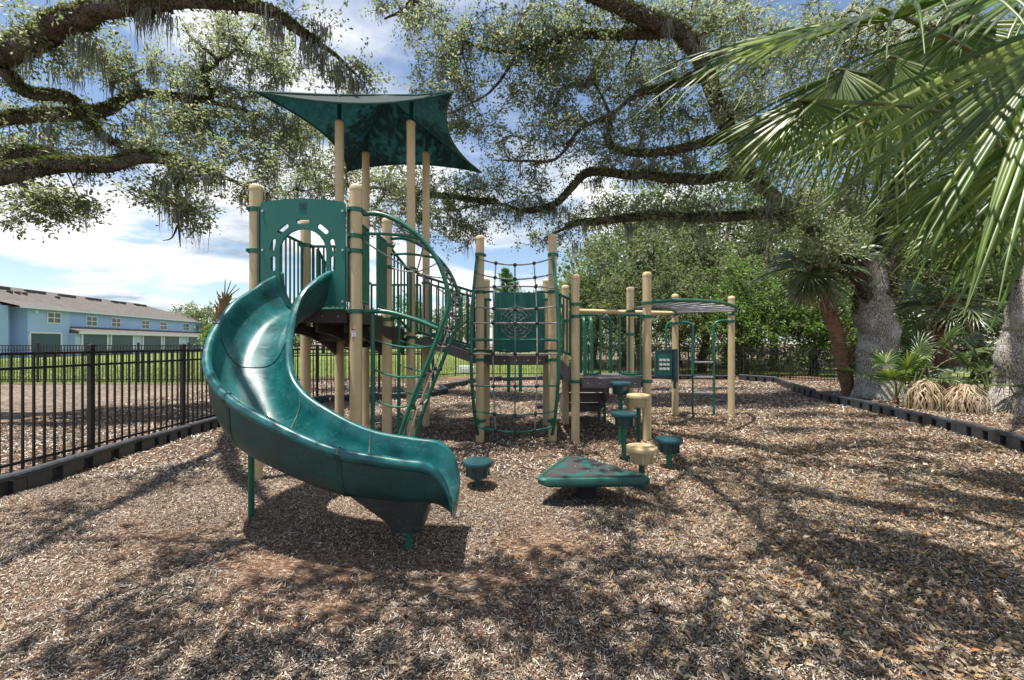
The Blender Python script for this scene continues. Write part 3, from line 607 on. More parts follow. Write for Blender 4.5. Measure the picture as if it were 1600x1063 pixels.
# --- slide
def slide():
    rimc = np.array([(-2.20, 4.36, 2.19), (-2.25, 4.08, 2.03), (-2.285, 3.80, 1.80), (-2.24, 3.53, 1.48), (-2.09, 3.29, 1.21), (-1.84, 3.10, 1.03), (-1.52, 2.97, .90), (-1.15, 2.91, .765), (-.78, 2.92, .69), (-.55, 2.93, .66), (-.40, 2.935, .62)])
    c = cr(rimc, 8); n = len(c)
    t = np.gradient(c[:, :2], axis=0); t /= np.linalg.norm(t, axis=1)[:, None]
    nr = np.c_[t[:, 1], -t[:, 0]]                       # right of travel = outside of the bend
    prof_in = []; K = 18
    def section(i):
        f = i / (n - 1)
        hw = .255; D = .33
        if f < .14: D = .33 + .05 * (1 - f / .14)
        ex = max(0, (f - .86) / .14)                     # run-out: rims fold down
        out_hi = .05 * math.sin(math.pi * min(1, max(0, (f - .12) / .6)))
        rim_r = 0.0 + out_hi; rim_l = 0.0
        drop = .25 * (1 - math.sqrt(max(0, 1 - ex * ex)))
        pts = []
        # inner surface, left rim to right rim
        for k in range(K + 1):
            u = -1 + 2 * k / K
            a = abs(u); hgt = (rim_r if u > 0 else rim_l) - drop
            depth = D + (rim_r if u > 0 else rim_l) - drop * .75
            s_ = a ** 3.2
            pts.append((np.sign(u) * hw * min(1, (a * 1.10)) ** .92 * 1.0, hgt - depth * (1 - s_) if k not in (0, K) else hgt))
        inner = pts
        rr = .03; 
        right = [(hw + .012, rim_r - drop + .016), (hw + .035, rim_r - drop + .020), (hw + .056, rim_r - drop + .008), (hw + .062, rim_r - drop - .02), (hw + .056, rim_r - drop - .045), (hw + .030, rim_r - drop - .06)]
        left = [(-hw - .030, rim_l - drop - .06), (-hw - .056, rim_l - drop - .045), (-hw - .062, rim_l - drop - .02), (-hw - .056, rim_l - drop + .008), (-hw - .035, rim_l - drop + .020), (-hw - .012, rim_l - drop + .016)]
        d2 = D + .03 - .08 * max(0, (f - .55) / .45) + drop * .15
        under = [(hw + .020, -d2 * .55), (hw - .02, -d2 * .85), (hw - .09, -d2), (0, -d2 - .012), (-hw + .09, -d2), (-hw + .02, -d2 * .85), (-hw - .020, -d2 * .55)]
        return inner, right, under, left
    def frame(i, u, v): 
        q_ = c[i]; return (q_[0] + nr[i, 0] * u, q_[1] + nr[i, 1] * u, q_[2] + v)
    root = None
    cuts = [0, 22, 40, 57, n - 1]
    for a, b in zip(cuts[:-1], cuts[1:]):
        mb = MB(); rings = []
        for i in range(a, b + 1):
            inn, rt, un, lf = section(i)
            loop = inn + rt + un + lf; rings.append([frame(i, *p_) for p_ in loop])
        k = len(rings[0]); ni = K + len([0] * 4)
        vs_ = [p_ for r_ in rings for p_ in r_]; fs = []; ms = []
        for r_ in range(len(rings) - 1):
            for j in range(k):
                fs.append((r_ * k + j, r_ * k + (j + 1) % k, (r_ + 1) * k + (j + 1) % k, (r_ + 1) * k + j))
                ms.append(0 if (j <= K + 4 or j >= k - 5) else 1)
        mb.add(vs_, fs); mb.m = ms
        if b == n - 1 or a == 0:  # close the open end between inner and outer skin
            e = (len(rings) - 1) * k if b == n - 1 else 0
            for j in range(K):
                q0 = e + j; q1 = e + j + 1
                o0 = e + K + 6 + 1 + int(round((K - j) / K * 6)) ; o1 = e + K + 6 + 1 + int(round((K - j - 1) / K * 6))
                mb.f.append((q0, q1, o1, o0) if o0 != o1 else (q0, q1, o0)); mb.m.append(0)
        if root is None:
            root = mb.build('slide', [M['slide'], M['slide_out']], play, 50)
            tag(root, 'glossy teal curved slide')
            sec = root
        else:
            mb.build('section', [M['slide'], M['slide_out']], root, 50)
    for ct in cuts[1:-1]:
        inn, rt, un, lf = section(ct)
        mb = MB()
        loop = [frame(ct, u, v) for u, v in inn + rt]
        lo = [Vector(p_) for p_ in loop]; up = []
        cen = Vector(tuple(c[ct])) + Vector((0, 0, .0))
        tv = Vector((t[ct, 0], t[ct, 1], 0)) * .006
        vs_ = []
        for p_ in lo:
            q_ = p_ + (cen - p_).normalized() * .003; vs_ += [q_ - tv, q_ + tv]
        # rim pieces stand proud on the outside
        for j in range(K + 1, len(lo)):
            q_ = lo[j] + Vector((0, 0, .004)); vs_[2 * j] = q_ - tv; vs_[2 * j + 1] = q_ + tv
        fs = [(2 * j, 2 * j + 2, 2 * j + 3, 2 * j + 1) for j in range(len(lo) - 1)]
        mb.add(vs_, fs); mb.build('seam', M['seam'], root, 60)
        # outer flange
        mb = MB()
        for sc_, w in ((1.02, .02),):
            loop = [frame(ct, u * 1.012, v * 1.012 - .003) for u, v in rt[3:] + un + lf[:3]]
            v2 = []
            for p_ in loop: v2 += [Vector(p_) - tv * 3, Vector(p_) + tv * 3]
            mb.add(v2, [(2 * j, 2 * j + 2, 2 * j + 3, 2 * j + 1) for j in range(len(loop) - 1)])
        mb.build('flange', M['slide_out'], root, 60)
    # lifting slots in the outer skin
    for i in (38, 54):
        inn, rt, un, lf = section(i)
        p0 = Vector(frame(i, .325, -.14)); tv = Vector((t[i, 0], t[i, 1], (c[i + 1, 2] - c[i, 2]) / max(1e-6, np.hypot(*(c[i + 1, :2] - c[i, :2]))))).normalized()
        nv = Vector((nr[i, 0], nr[i, 1], 0)); up = nv.cross(tv)
        rot = Matrix((tv, nv, up)).transposed()
        mb = MB(); mb.box(p0 - nv * .078, (.09, .05, .04), 0, 0, rot); mb.build('slot', M['knot'], root, None)
    # moulded foot and ground posts
    fx, fy = -.76, 2.93; zt = .42
    mb = MB(); top = [(-.32, -.20), (.22, -.20), (.22, .20), (-.32, .20)]; mid = [(-.10, -.15), (.15, -.15), (.15, .15), (-.10, .15)]; b0 = [(-.05, -.12), (.13, -.12), (.13, .12), (-.05, .12)]
    vs_ = [(fx + u, fy + v, zt) for u, v in top] + [(fx + u, fy + v, zt - .19) for u, v in mid] + [(fx + u, fy + v, zt - .28) for u, v in b0]
    fs = [(r_ * 4 + j, r_ * 4 + (j + 1) % 4, r_ * 4 + 4 + (j + 1) % 4, r_ * 4 + 4 + j) for r_ in (0, 1) for j in range(4)] + [(0, 1, 2, 3), (8, 9, 10, 11)]
    mb.add(vs_, fs); mb.build('foot', mat('slide_foot_granite', (.020, .030, .030), .5, .3, 6, .15, 150, speck=.5, speck_col=(.20, .22, .20), dirt=.4, dirt_col=(.08, .075, .06)), root, 30)
    MB().tube([(fx + .02, fy, -.2), (fx + .02, fy, .2)], .022, 12).build('support_post', M['green'], root)
    MB().tube([(-2.19, 3.44, -.2), (-2.19, 3.44, .93)], .024, 12).build('support_post', M['green'], root)
    MB().box((-2.19, 3.44, .93), (.10, .10, .02)).build('bracket', M['green'], root, None)
slide()

# --- shade canopy: hipped fabric sail on four tall posts
def canopy():
    ap = np.array([-2.03, 6.62, 5.47]); cs = [np.array(q_) for q_ in ((-3.40, 5.42, 4.77), (-0.80, 5.46, 4.79), (-0.60, 7.86, 4.73), (-3.17, 7.86, 4.74))]
    root = None; n = 12
    for i in range(4):
        a, b = cs[i], cs[(i + 1) % 4]; vs_ = []; fs = []; mid = (a + b) / 2; inn = ap - mid; inn[2] = 0; inn /= np.linalg.norm(inn)
        for r_ in range(n + 1):
            t = r_ / n
            for k in range(n + 1):
                u = k / n; e = a + (b - a) * u + inn * .30 * 4 * u * (1 - u) + np.array([0, 0, .02 * 4 * u * (1 - u)])
                p_ = e + (ap - e) * t; p_[2] -= .07 * math.sin(math.pi * t) * (1 - .6 * abs(2 * u - 1)) 
                vs_.append(p_)
        for r_ in range(n):
            for k in range(n):
                q_ = r_ * (n + 1) + k; fs.append((q_, q_ + 1, q_ + n + 2, q_ + n + 1))
        o = MB().add(vs_, fs).build('canopy' if root is None else 'panel', M['fabric'], play if root is None else root, 30)
        if root is None: root = o; tag(o, 'dark green fabric shade sail')
        # hem cord with a little thickness
        MB().tube([vs_[k] for k in range(n + 1)], .016, 6).build('hem', M['dkgreen'], root)
    for c_ in cs:
        MB().tube([c_ + (ap - c_) * -.01, c_ + (ap - c_) * .5 + np.array([0, 0, -.03]), ap + np.array([0, 0, -.02])], .02, 8).build('rib', M['dkgreen'], root)
    for (x, y), top in ((B1, 4.75), (B2, 4.75), (B3, 4.8), (B4, 4.8)):
        # steel stub up to the rib above this post
        best = None
        for c_ in cs:
            for t in np.linspace(0, 1, 60):
                q_ = c_ + (ap - c_) * t; d = (q_[0] - x) ** 2 + (q_[1] - y) ** 2
                if best is None or d < best[0]: best = (d, q_)
        MB().tube([(x, y, top - .05), (x * .7 + best[1][0] * .3, y * .7 + best[1][1] * .3, (top + best[1][2]) / 2), best[1] - np.array([0, 0, .03])], .03, 10).build('stub', M['dkgreen'], root)
canopy()

def rope(parent, pts, sag=0.0, r=0.0095, m='rope'):
    p = np.array(pts, float)
    if len(p) == 2:
        t = np.linspace(0, 1, 9)[:, None]; p = p[0] + (p[1] - p[0]) * t; p[:, 2] -= sag * 4 * (t * (1 - t))[:, 0]
    return MB().tube(p, r, 6).build('rope', M[m], parent)
def knots(parent, pts, r=.026):
    mb = MB()
    for p_ in pts: mb.lathe([(r * .55, -r), (r, -r * .45), (r, r * .45), (r * .55, r)], p_, 8)
    return tag(mb.build('knots', M['knot'], parent), kind='stuff')

# --- D shaped rope climber on the right of deck A
def d_climber():
    prof = [(-1.60, 2.83), (-1.42, 2.83), (-1.20, 2.74), (-.98, 2.57), (-.80, 2.33), (-.70, 2.05), (-.685, 1.85), (-.76, 1.62), (-.88, 1.30), (-1.12, .70), (-1.38, -.1)]
    root = None; fr = []; ys = [4.40, 5.42]
    pc = cr([(x, 0, z) for x, z in prof], 6)
    for y in ys:
        p = pc.copy(); p[:, 1] = y; fr.append(p)
        o = MB().tube(p, .0245, 10).build('arch_climber' if root is None else 'pipe', M['green'], play if root is None else root)
        root = root or o
    # base rail along deck height, uprights
    for y in ys:
        MB().tube(cr([(-1.60, y, 1.78), (-1.35, y, 1.78), (-1.05, y, 1.70), (-.80, y, 1.60)], 5), .024, 10).build('pipe', M['green'], root)
        MB().tube([(-1.50, y + .01, 1.76), (-1.50, y + .01, -.1)], .024, 10).build('pipe', M['green'], root)
    kn = []
    def at(z, y, i0=18):
        best = min((q_ for q_ in pc[i0:]), key=lambda q_: abs(q_[2] - z)); return (best[0], y, z)
    for z in (1.42, 1.10, .78, .46, .16):               # foot ropes on each side plane
        for y in ys:
            e = at(z, y); rope(root, [(-1.48, y, z + .06), e], .05, .010, 'ropegreen'); kn.append(e)
    for i in range(10, len(pc), 4):                     # rungs across between the two pipes
        q_ = pc[i]; rope(root, [(q_[0], ys[0], q_[2]), (q_[0], ys[1], q_[2])], .03, .010, 'rope')
        kn += [(q_[0], y, q_[2]) for y in (4.70, 5.08)]
    for y in (4.70, 5.08):                              # long ropes following the curve
        p = pc[8:].copy(); p[:, 1] = y; p[:, 0] -= .02; rope(root, p, 0, .010, 'ropegreen' if y < 5 else 'rope')
    c0 = (-1.14, 4.9, 2.30)                             # star of ropes in the opening
    for e in ((-1.60, 4.42, 2.55), (-.95, 4.42, 2.53), (-.72, 4.42, 2.15), (-1.60, 5.40, 2.45), (-.95, 5.40, 2.53), (-.72, 5.40, 2.0)): rope(root, [c0, e], .02, .009)
    kn.append(c0); knots(root, kn, .024)
    for y in ys:
        MB().tube(cr([(-1.60, y, 2.62), (-1.35, y + (.02 if y < 5 else -.02), 2.62), (-1.05, y, 2.58), (-.93, y, 2.52)], 4), .016, 8).build('handle', M['green'], root)
d_climber()

# --- rope net climber bulging in front of tower C
def net_climber():
    side = [(2.74, 5.97), (2.3, 5.80), (1.8, 5.66), (1.3, 5.60), (.85, 5.62), (.45, 5.74), (.2, 5.88), (.12, 5.97)]
    pc = cr([(0, y, z) for z, y in side], 6); root = None
    xl, xr = -.50, .585
    bul = lambda z: .06 * math.sin(math.pi * min(1, max(0, (z - .1) / 2.7)))
    for s, x in ((-1, xl), (1, xr)):
        p = pc.copy(); p[:, 0] = [x + s * bul(z) for z in p[:, 2]]
        o = MB().tube(p, .024, 10).build('net_climber' if root is None else 'pipe', M['green'], play if root is None else root); root = root or o
    def sidept(z, s):
        q_ = min(pc, key=lambda k: abs(k[2] - z)); return np.array([(xl if s < 0 else xr) + s * bul(z), q_[1], z])
    MB().tube([sidept(1.49, -1), sidept(1.49, 1)], .019, 8).build('cross_bar', M['green'], root)
    MB().tube([sidept(1.34, -1) + [0, .2, 0], sidept(1.34, 1) + [0, .2, 0]], .016, 8).build('cross_bar', M['dkgreen'], root)
    rows = [(2.68, .11, 'rope'), (2.45, .10, 'rope'), (2.22, -.02, 'rope'), (1.96, .05, 'rope'), (1.72, .0, 'rope'), (1.30, 0.0, 'rope'), (.86, .0, 'ropegreen'), (.50, .05, 'ropegreen'), (.26, .07, 'ropegreen')]
    grid = []
    for z, sg, m in rows:
        a, b = sidept(z, -1), sidept(z, 1); t = np.linspace(0, 1, 17)[:, None]; p = a + (b - a) * t; p[:, 2] -= sg * 4 * (t * (1 - t))[:, 0]; p[:, 1] -= .05 * 4 * (t * (1 - t))[:, 0]
        rope(root, p, 0, .011 if z > .3 else .016, m); grid.append(p)
    kn = []
    for j in (4, 8, 12):
        rope(root, cr([g[j] for g in grid], 3), 0, .0095, 'rope' if j != 8 else 'ropegreen'); kn += [g[j] for g in grid]
    for g in grid: kn += [g[0] * .98 + g[1] * .02]
    knots(root, kn, .026)
    for x in (xl - .01, xr + .01): MB().box((x, 6.0, .30), (.05, .14, .10)).build('foot_bracket', M['green'], root, None)
    for s in (-1, 1):   # hand loops on deck C
        x0 = .06 + s * .30; x1 = .06 + s * .50
        MB().tube(cr([(x1, 6.08, 2.2), (x0 + s * .03, 6.02, 2.2), (x0, 6.0, 2.12), (x0, 6.0, 1.42), (x0 + s * .04, 6.02, 1.32), (x1, 6.08, 1.32)], 5), .016, 8).build('hand_loop', M['green'], play)
net_climber()

# --- ribbed spider web panel behind tower C
def web_panel():
    x0, x1, y, z0, z1 = -.33, .56, 7.08, 1.30, 2.32
    mb = MB(); n = 24; poly = []
    for i in range(n + 1):
        u = x0 + (x1 - x0) * i / n; t = (i / n - .5) * 2
        rib = .018 if (abs(t) > .55 and int(abs(t) * 24) % 4 < 2) else 0
        poly.append((u, y - .05 * (1 - t * t) - rib))
    poly += [(x1, y + .03), (x0, y + .03)]
    o = mb.prism(poly, z1 - z0, lambda u, v, w: (u, v, z0 + w)).build('web_panel', M['panel'], play, 30)
    cx, cz, yy = .075, 1.80, y - .068; mb = MB()
    for r_ in (.09, .155, .22, .285):
        for k in range(12):
            a0, a1 = 2 * math.pi * k / 12, 2 * math.pi * (k + 1) / 12; am = (a0 + a1) / 2
            f = lambda a, rr: (cx + rr * math.cos(a), yy + (.02 * abs(rr * math.cos(a)) / .3), cz + rr * math.sin(a))
            mb.tube([f(a0, r_), f(am, r_ * .93), f(a1, r_)], .0042, 5)
    for k in range(12):
        a0 = 2 * math.pi * k / 12; mb.tube([(cx + .055 * math.cos(a0), yy, cz + .055 * math.sin(a0)), (cx + .30 * math.cos(a0), yy + .02, cz + .30 * math.sin(a0))], .0042, 5)
    tag(mb.build('web_lines', M['rope'], o), kind='stuff')
    mb = MB(); e = .03
    for dx, dz, sx, sz in ((-e, 0, .008, 2 * e), (e, 0, .008, 2 * e), (0, -e, 2 * e, .008), (0, e, 2 * e, .008), (0, 0, .006, .05), (0, 0, .05, .006)): mb.box((.08 + dx, y - .053, 2.25 + dz), (sx, .006, sz))
    mb.build('emblem', M['dkgreen'], o, None)
web_panel()

# --- hand loops at the front of deck D, back climber, overhead ladder
def loop_rail(xo, xi, y, zt, zb, name='hand_loop', bars=1):
    s = np.sign(xi - xo); e = .07
    o = MB().tube(cr([(xo, y, zt), (xi - s * e, y, zt), (xi - s * .02, y, zt - .02), (xi, y, zt - e), (xi, y, zb + e), (xi - s * .02, y, zb + .02), (xi - s * e, y, zb), (xo + s * .05, y, zb)], 5), .019, 8).build(name, M['green'], play)
    for k in range(bars):
        x = xo + (xi - xo) * (k + .35) / (bars + .2); MB().tube([(x, y, zt), (x, y, zb)], .016, 8).build('bar', M['green'], o)
loop_rail(D1[0] + .06, D1[0] + .36, 6.02, 1.86, .99); loop_rail(D2[0] - .06, D2[0] - .42, 6.04, 1.86, .99, bars=2)
mb = MB()
for x in (1.28, 1.40): mb.tube(cr([(x, 7.18, .80), (x, 7.2, 1.5), (x, 7.25, 1.86), (x + .02, 7.5, 1.9)], 5), .03, 8)
mb.build('back_climber', M['green'], play)
for x in (1.72, 1.18): MB().tube(cr([(x - .1, 7.22, 1.92), (x - .02, 7.26, 1.90), (x + .03, 7.28, 1.75), (x + .04, 7.3, .9)], 5), .03, 8).build('bent_handle', M['green'], play)
MB().tube([(1.70, 7.35, .98), (1.95, 7.35, 1.55)], .014, 8).build('brace', M['dkgreen'], play)
MB().tube([(D1[0], 7.85, 2.07), (E1[0], 8.3, 2.05)], .045, 12).build('overhead_beam', M['tan'], play)
def overhead():
    o1 = cr([(D2[0] + .04, D2[1], 2.06), (2.6, 6.25, 2.10), (3.4, 6.75, 2.12), (4.1, 7.5, 2.10), (E2[0], E2[1] - .07, 2.06)], 8)
    i1 = cr([(D4[0], D4[1], 2.04), (2.35, 7.15, 2.08), (2.75, 7.4, 2.09), (3.05, 7.75, 2.08), (E1[0], E1[1] - .07, 2.04)], 8)
    o = MB().tube(o1, .030, 10).build('overhead_ladder', M['green'], play); MB().tube(i1, .030, 10).build('rail', M['green'], o)
    for k in range(2, len(o1) - 1, 3): MB().tube([o1[k] - [0, 0, .01], i1[k] - [0, 0, .01]], .0165, 8).build('rung', M['steel'], o)
overhead()
def end_ladder():
    xl, xr, y = 3.60, 4.02, 8.16
    o = MB().tube(cr([(E1[0] + .06, y, 1.86), (xl - .12, y, 1.86), (xl - .02, y, 1.80), (xl, y, 1.66), (xl, y, 1.2), (xl, y, .8)], 6), [.03] * 31, 10).build('end_ladder', M['green'], play)
    MB().tube([(xl, y, .82), (xl, y, -.1)], .02, 8).build('leg', M['dkgreen'], o)
    MB().tube(cr([(E2[0] - .06, y, 1.90), (xr + .12, y, 1.89), (xr + .02, y, 1.83), (xr, y, 1.70), (xr, y, 1.0), (xr, y, -.1)], 6), .024, 10).build('rail', M['green'], o)
    for z in (1.07, .77, .46): MB().tube([(xl, y, z), (xr, y, z)], .018, 8).build('rung', M['steel'], o)
    MB().tube(cr([(E1[0] - .06, y, 1.86), (3.12, y, 1.84), (3.07, y, 1.7), (3.07, y, .95)], 5), .024, 8).build('rail', M['green'], o)
end_ladder()
def game_panel():
    o = MB(); x0, x1, y, z0, z1 = 2.79, 3.16, 8.05, .76, 1.30
    o.prism([(x0, z0 + .03), (x0 + .03, z0), (x1, z0 - .02), (x1, z1 + .03), (x1 - .05, z1 + .03), (x0 + .02, z1)], .06, lambda u, v, w: (u, y - w, v))
    o.box((x1 + .02, y - .04, (z0 + z1) / 2 - .02), (.07, .14, z1 - z0 + .1))
    g = o.build('game_panel', M['bluegreen'], play, None)
    MB().box(((x0 + x1) / 2, y - .065, 1.03), (.27, .012, .42)).build('inset', M['panel'], g, None)
    mb = MB()
    for i in range(3):
        for j in range(3):
            mb.box((2.90 + i * .07, y - .074, .95 + j * .085), (.055, .008, .045), 0, 0, Matrix.Rotation(.3, 3, 'Y'))
    tag(mb.build('tiles', M['white'], g, None), kind='stuff')
    MB().tube([(x1 + .02, y - .04, z0 - .06), (x1 + .02, y - .04, z0 - .2)], .03, 8).build('bracket', M['dkgreen'], g)
game_panel()
# --- perforated transfer steps behind deck D and small step beside the net
def transfer():
    o = None
    for k, (z, y) in enumerate(((.74, 7.32), (.52, 7.62), (.30, 7.92))):
        mb = MB(); mb.box((1.32, y, z), (.72, .30, .035)); mb.box((1.32, y - .15, z - .085), (.72, .02, .13))
        t = mb.build('transfer_steps' if o is None else 'tread', M['deckgrey'], play if o is None else o, None); o = o or t
        mb = MB()
        for i in range(11): mb.box((1.02 + i * .06, y - .163, z - .02), (.028, .008, .022))
        tag(mb.build('slots', M['knot'], o, None), kind='stuff')
    mb = MB()
    for x in (.955, 1.685): mb.prism([(7.16, .80), (7.16, .5), (7.9, .12), (8.1, .12), (8.1, .36)], .025, lambda u, v, w: (x + w - .012, u, v))
    mb.build('side_plate', M['deckgrey'], o, None)
    for x in (1.62, 1.72): MB().tube([(x, 7.6, .4), (x, 7.6, -.1)], .025, 8).build('leg', M['green'], o)
    mb = MB(); mb.box((.62, 7.45, .30), (.34, .30, .05)); mb.lathe([(.03, 0), (.03, .28)], (.62, 7.45, -.03), 8); mb.build('low_step', M['deckgrey'], play, None)
transfer()

# ------------------------------------------------------------------ stepping pods and platform
def pod(x, y, top, m, pm, label, r=.155):
    o = empty('stepping_pod', (x, y, 0), label, 'stepping pod', 'stepping pods on posts')
    MB().lathe([(r * .52, top - .175), (r * .62, top - .165), (r * .78, top - .055), (r * .80, top - .045)], (x, y, 0), 26).build('cup', m, o)
    MB().lathe([(r * .90, top - .052), (r * .99, top - .046), (r, top - .030), (r, top - .014), (r * .97, top - .004), (r * .86, top), (r * .5, top + .003)], (x, y, 0), 28).build('lid', m, o)
    mb = MB()
    for k in range(6):
        a = k * math.pi / 3 + .3; mb.box((x + r * .72 * math.cos(a), y + r * .72 * math.sin(a), top - .105), (.018, .02, .11), a)
    tag(mb.build('ribs', m, o, None), kind='stuff')
    MB().lathe([(.030, -.15), (.030, top - .17)], (x, y, 0), 12).build('stem', pm, o)
pod(-.345, 4.13, .265, M['bluegreen'], M['dkgreen'], 'low dark pod right beside the end of the slide')
pod(1.305, 4.12, .41, M['tanpod'], M['dkgreen'], 'low tan pod behind the triangular platform')
pod(1.84, 4.80, .335, M['bluegreen'], M['green'], 'low dark pod standing alone, rightmost of the pods')
pod(1.395, 5.10, .585, M['bluegreen'], M['green'], 'mid height dark pod between the two tan pods')
pod(1.70, 5.50, .76, M['tanpod'], M['dkgreen'], 'upper tan pod in front of the tan post')
pod(1.515, 5.72, .905, M['bluegreen'], M['green'], 'tallest dark pod at the edge of the low grey deck')

def platform():
    c = np.array([.70, 3.87]); o = empty('balance_platform', (c[0], c[1], 0), 'green triangular balance platform with brown raised pattern low over the mulch', 'platform')
    tri = [np.array(q_) for q_ in ((.17, 3.58), (1.31, 3.62), (.62, 4.44))]
    def rounded(ins, rad, n=7):
        cen = sum(tri) / 3; T = [q_ + (cen - q_) / np.linalg.norm(cen - q_) * ins for q_ in tri]; out = []
        for i in range(3):
            p_, a, b = T[i], T[i - 1], T[(i + 1) % 3]; ua = (a - p_) / np.linalg.norm(a - p_); ub = (b - p_) / np.linalg.norm(b - p_)
            for k in range(n):
                t = k / (n - 1); out.append((p_ + ua * rad) * (1 - t) ** 2 + p_ * 2 * t * (1 - t) + (p_ + ub * rad) * t * t)
        return out
    mb = MB(); lay = [(.05, .2, .17), (.0, .2, .195), (-.005, .2, .235), (.01, .2, .25), (.03, .2, .254)]
    loops = [[(q_[0], q_[1], z) for q_ in rounded(i_, r_)] for i_, r_, z in lay]; k = len(loops[0])
    fs = [(r_ * k + j, r_ * k + (j + 1) % k, (r_ + 1) * k + (j + 1) % k, (r_ + 1) * k + j) for r_ in range(len(lay) - 1) for j in range(k)] + [tuple(range(k))[::-1], tuple((len(lay) - 1) * k + j for j in range(k))]
    mb.add([p_ for l in loops for p_ in l], fs); mb.build('top', mat('platform_green', (0.010, 0.075, 0.058), 0.5, .2, 9, .1, 150, speck=.5, speck_col=(.05, .13, .11)), o, 35)
    # raised inlay: worn brown and green swirls, with a grooved rim
    pm = bpy.data.materials.new('platform_inlay_swirl'); pm.use_nodes = True; nt = pm.node_tree; bs = nt.nodes['Principled BSDF']; tc = nt.nodes.new('ShaderNodeTexCoord')
    nz = nt.nodes.new('ShaderNodeTexNoise'); nz.inputs['Scale'].default_value = 3.6; nz.inputs['Detail'].default_value = 3; nz.inputs['Distortion'].default_value = 1.6; nt.links.new(tc.outputs['Object'], nz.inputs['Vector'])
    rp = nt.nodes.new('ShaderNodeValToRGB'); e = rp.color_ramp.elements; e[0].position = .50; e[0].color = (.048, .040, .044, 1); e[1].position = .58; e[1].color = (.012, .085, .068, 1)
    nt.links.new(nz.outputs[0], rp.inputs[0]); nt.links.new(rp.outputs[0], bs.inputs['Base Color']); bs.inputs['Roughness'].default_value = .55
    bp = nt.nodes.new('ShaderNodeBump'); bp.inputs['Strength'].default_value = .5; bp.inputs['Distance'].default_value = .01; nt.links.new(nz.outputs[0], bp.inputs['Height']); nt.links.new(bp.outputs[0], bs.inputs['Normal'])
    cen = sum(tri) / 3
    MB().prism([tuple(q_) for q_ in rounded(.10, .12)], .006, lambda u, v, w: (u, v, .2545 + w)).build('inlay', pm, o, None)
    grv = [(q_[0], q_[1], .2555) for q_ in rounded(.075, .14)]; MB().tube(grv + grv[:1], .0035, 5).build('groove', M['knot'], o)
    for dx, dy in ((-.09, .05), (.10, .05), (.0, -.10), (.2, -.06)):
        MB().lathe([(.013, 0), (.013, .006), (.007, .009)], (cen[0] + dx, cen[1] + dy, .2595), 8).build('bolt', M['steel'], o)
    MB().lathe([(.10, .0), (.10, .10), (.13, .14), (.13, .18)], (cen[0], cen[1], 0), 16).build('spring_base', M['knot'], o)
    MB().lathe([(.06, -.15), (.06, .1)], (cen[0], cen[1], 0), 12).build('stem', M['dkgreen'], o)
platform()

# two legged board behind the web panel, white box on the lawn
o = empty('notice_board', (0.06, 12.2, 0), 'two green legs of a board seen below the web panel', 'board')
for x in (-.10, .25): MB().box((x, 12.2, .62), (.10, .10, 1.4)).build('leg', M['green'], o, None)
MB().box((.075, 12.15, 1.55), (.95, .04, .75)).build('board', M['panel'], o, None)
o = MB(); o.prism([(-.42, -.08), (.42, -.08), (.42, .22), (.34, .30), (-.34, .30), (-.42, .22)], .45, lambda u, v, w: (-2.35 + u, 20.6 + w, v)); o.box((-2.35, 20.57, .08), (.5, .04, .2))
tag(o.build('utility_box', M['white'], None, None), 'small white utility box on the lawn beyond the back fence', 'utility box')

# ------------------------------------------------------------------ vegetation generators
def unit(v): return v / (np.linalg.norm(v, axis=-1, keepdims=True) + 1e-9)
def leaves(centers, size, n_rng, aspect=.42, up=.35, dirs=None):
    """one bent diamond per leaf"""
    N = len(centers); a = n_rng.normal(size=(N, 3)); a[:, 2] *= .7
    if dirs is not None: a = a * .6 + dirs
    a = unit(a); nrm = n_rng.normal(size=(N, 3)); nrm[:, 2] = np.abs(nrm[:, 2]) + up
    s = unit(np.cross(a, nrm)); nn = np.cross(s, a)
    L_ = (size * n_rng.uniform(.65, 1.3, N))[:, None]; W = L_ * aspect * n_rng.uniform(.8, 1.2, (N, 1)) * .5
    b = centers - a * L_ * .5; t = centers + a * L_ * .5 - nn * L_ * .12
    m = centers + a * L_ * .08 + nn * W * .35
    V = np.stack([b, m + s * W, t, m - s * W], 1).reshape(-1, 3)
    Fc = np.arange(4 * N).reshape(N, 4); return V, Fc

def prisms(a, b, ra, rb, n=5):
    """tapered n-sided segments, vectorised"""
    N = len(a); t = unit(b - a); ref = np.where(np.abs(t[:, 2:3]) < .9, np.array([[0, 0, 1.]]), np.array([[1., 0, 0]])); u = unit(np.cross(t, ref)); w = np.cross(t, u)
    ang = np.arange(n) * 2 * np.pi / n; cs, sn = np.cos(ang), np.sin(ang)
    ring = u[:, None] * cs[None, :, None] + w[:, None] * sn[None, :, None]
    A = a[:, None] + ring * ra[:, None, None]; B = b[:, None] + ring * rb[:, None, None]
    V = np.concatenate([A, B], 1).reshape(-1, 3); base = (np.arange(N) * 2 * n)[:, None, None]
    j = np.arange(n); f = np.stack([j, (j + 1) % n, n + (j + 1) % n, n + j], -1)[None]
    return V, (base + f).reshape(-1, 4)

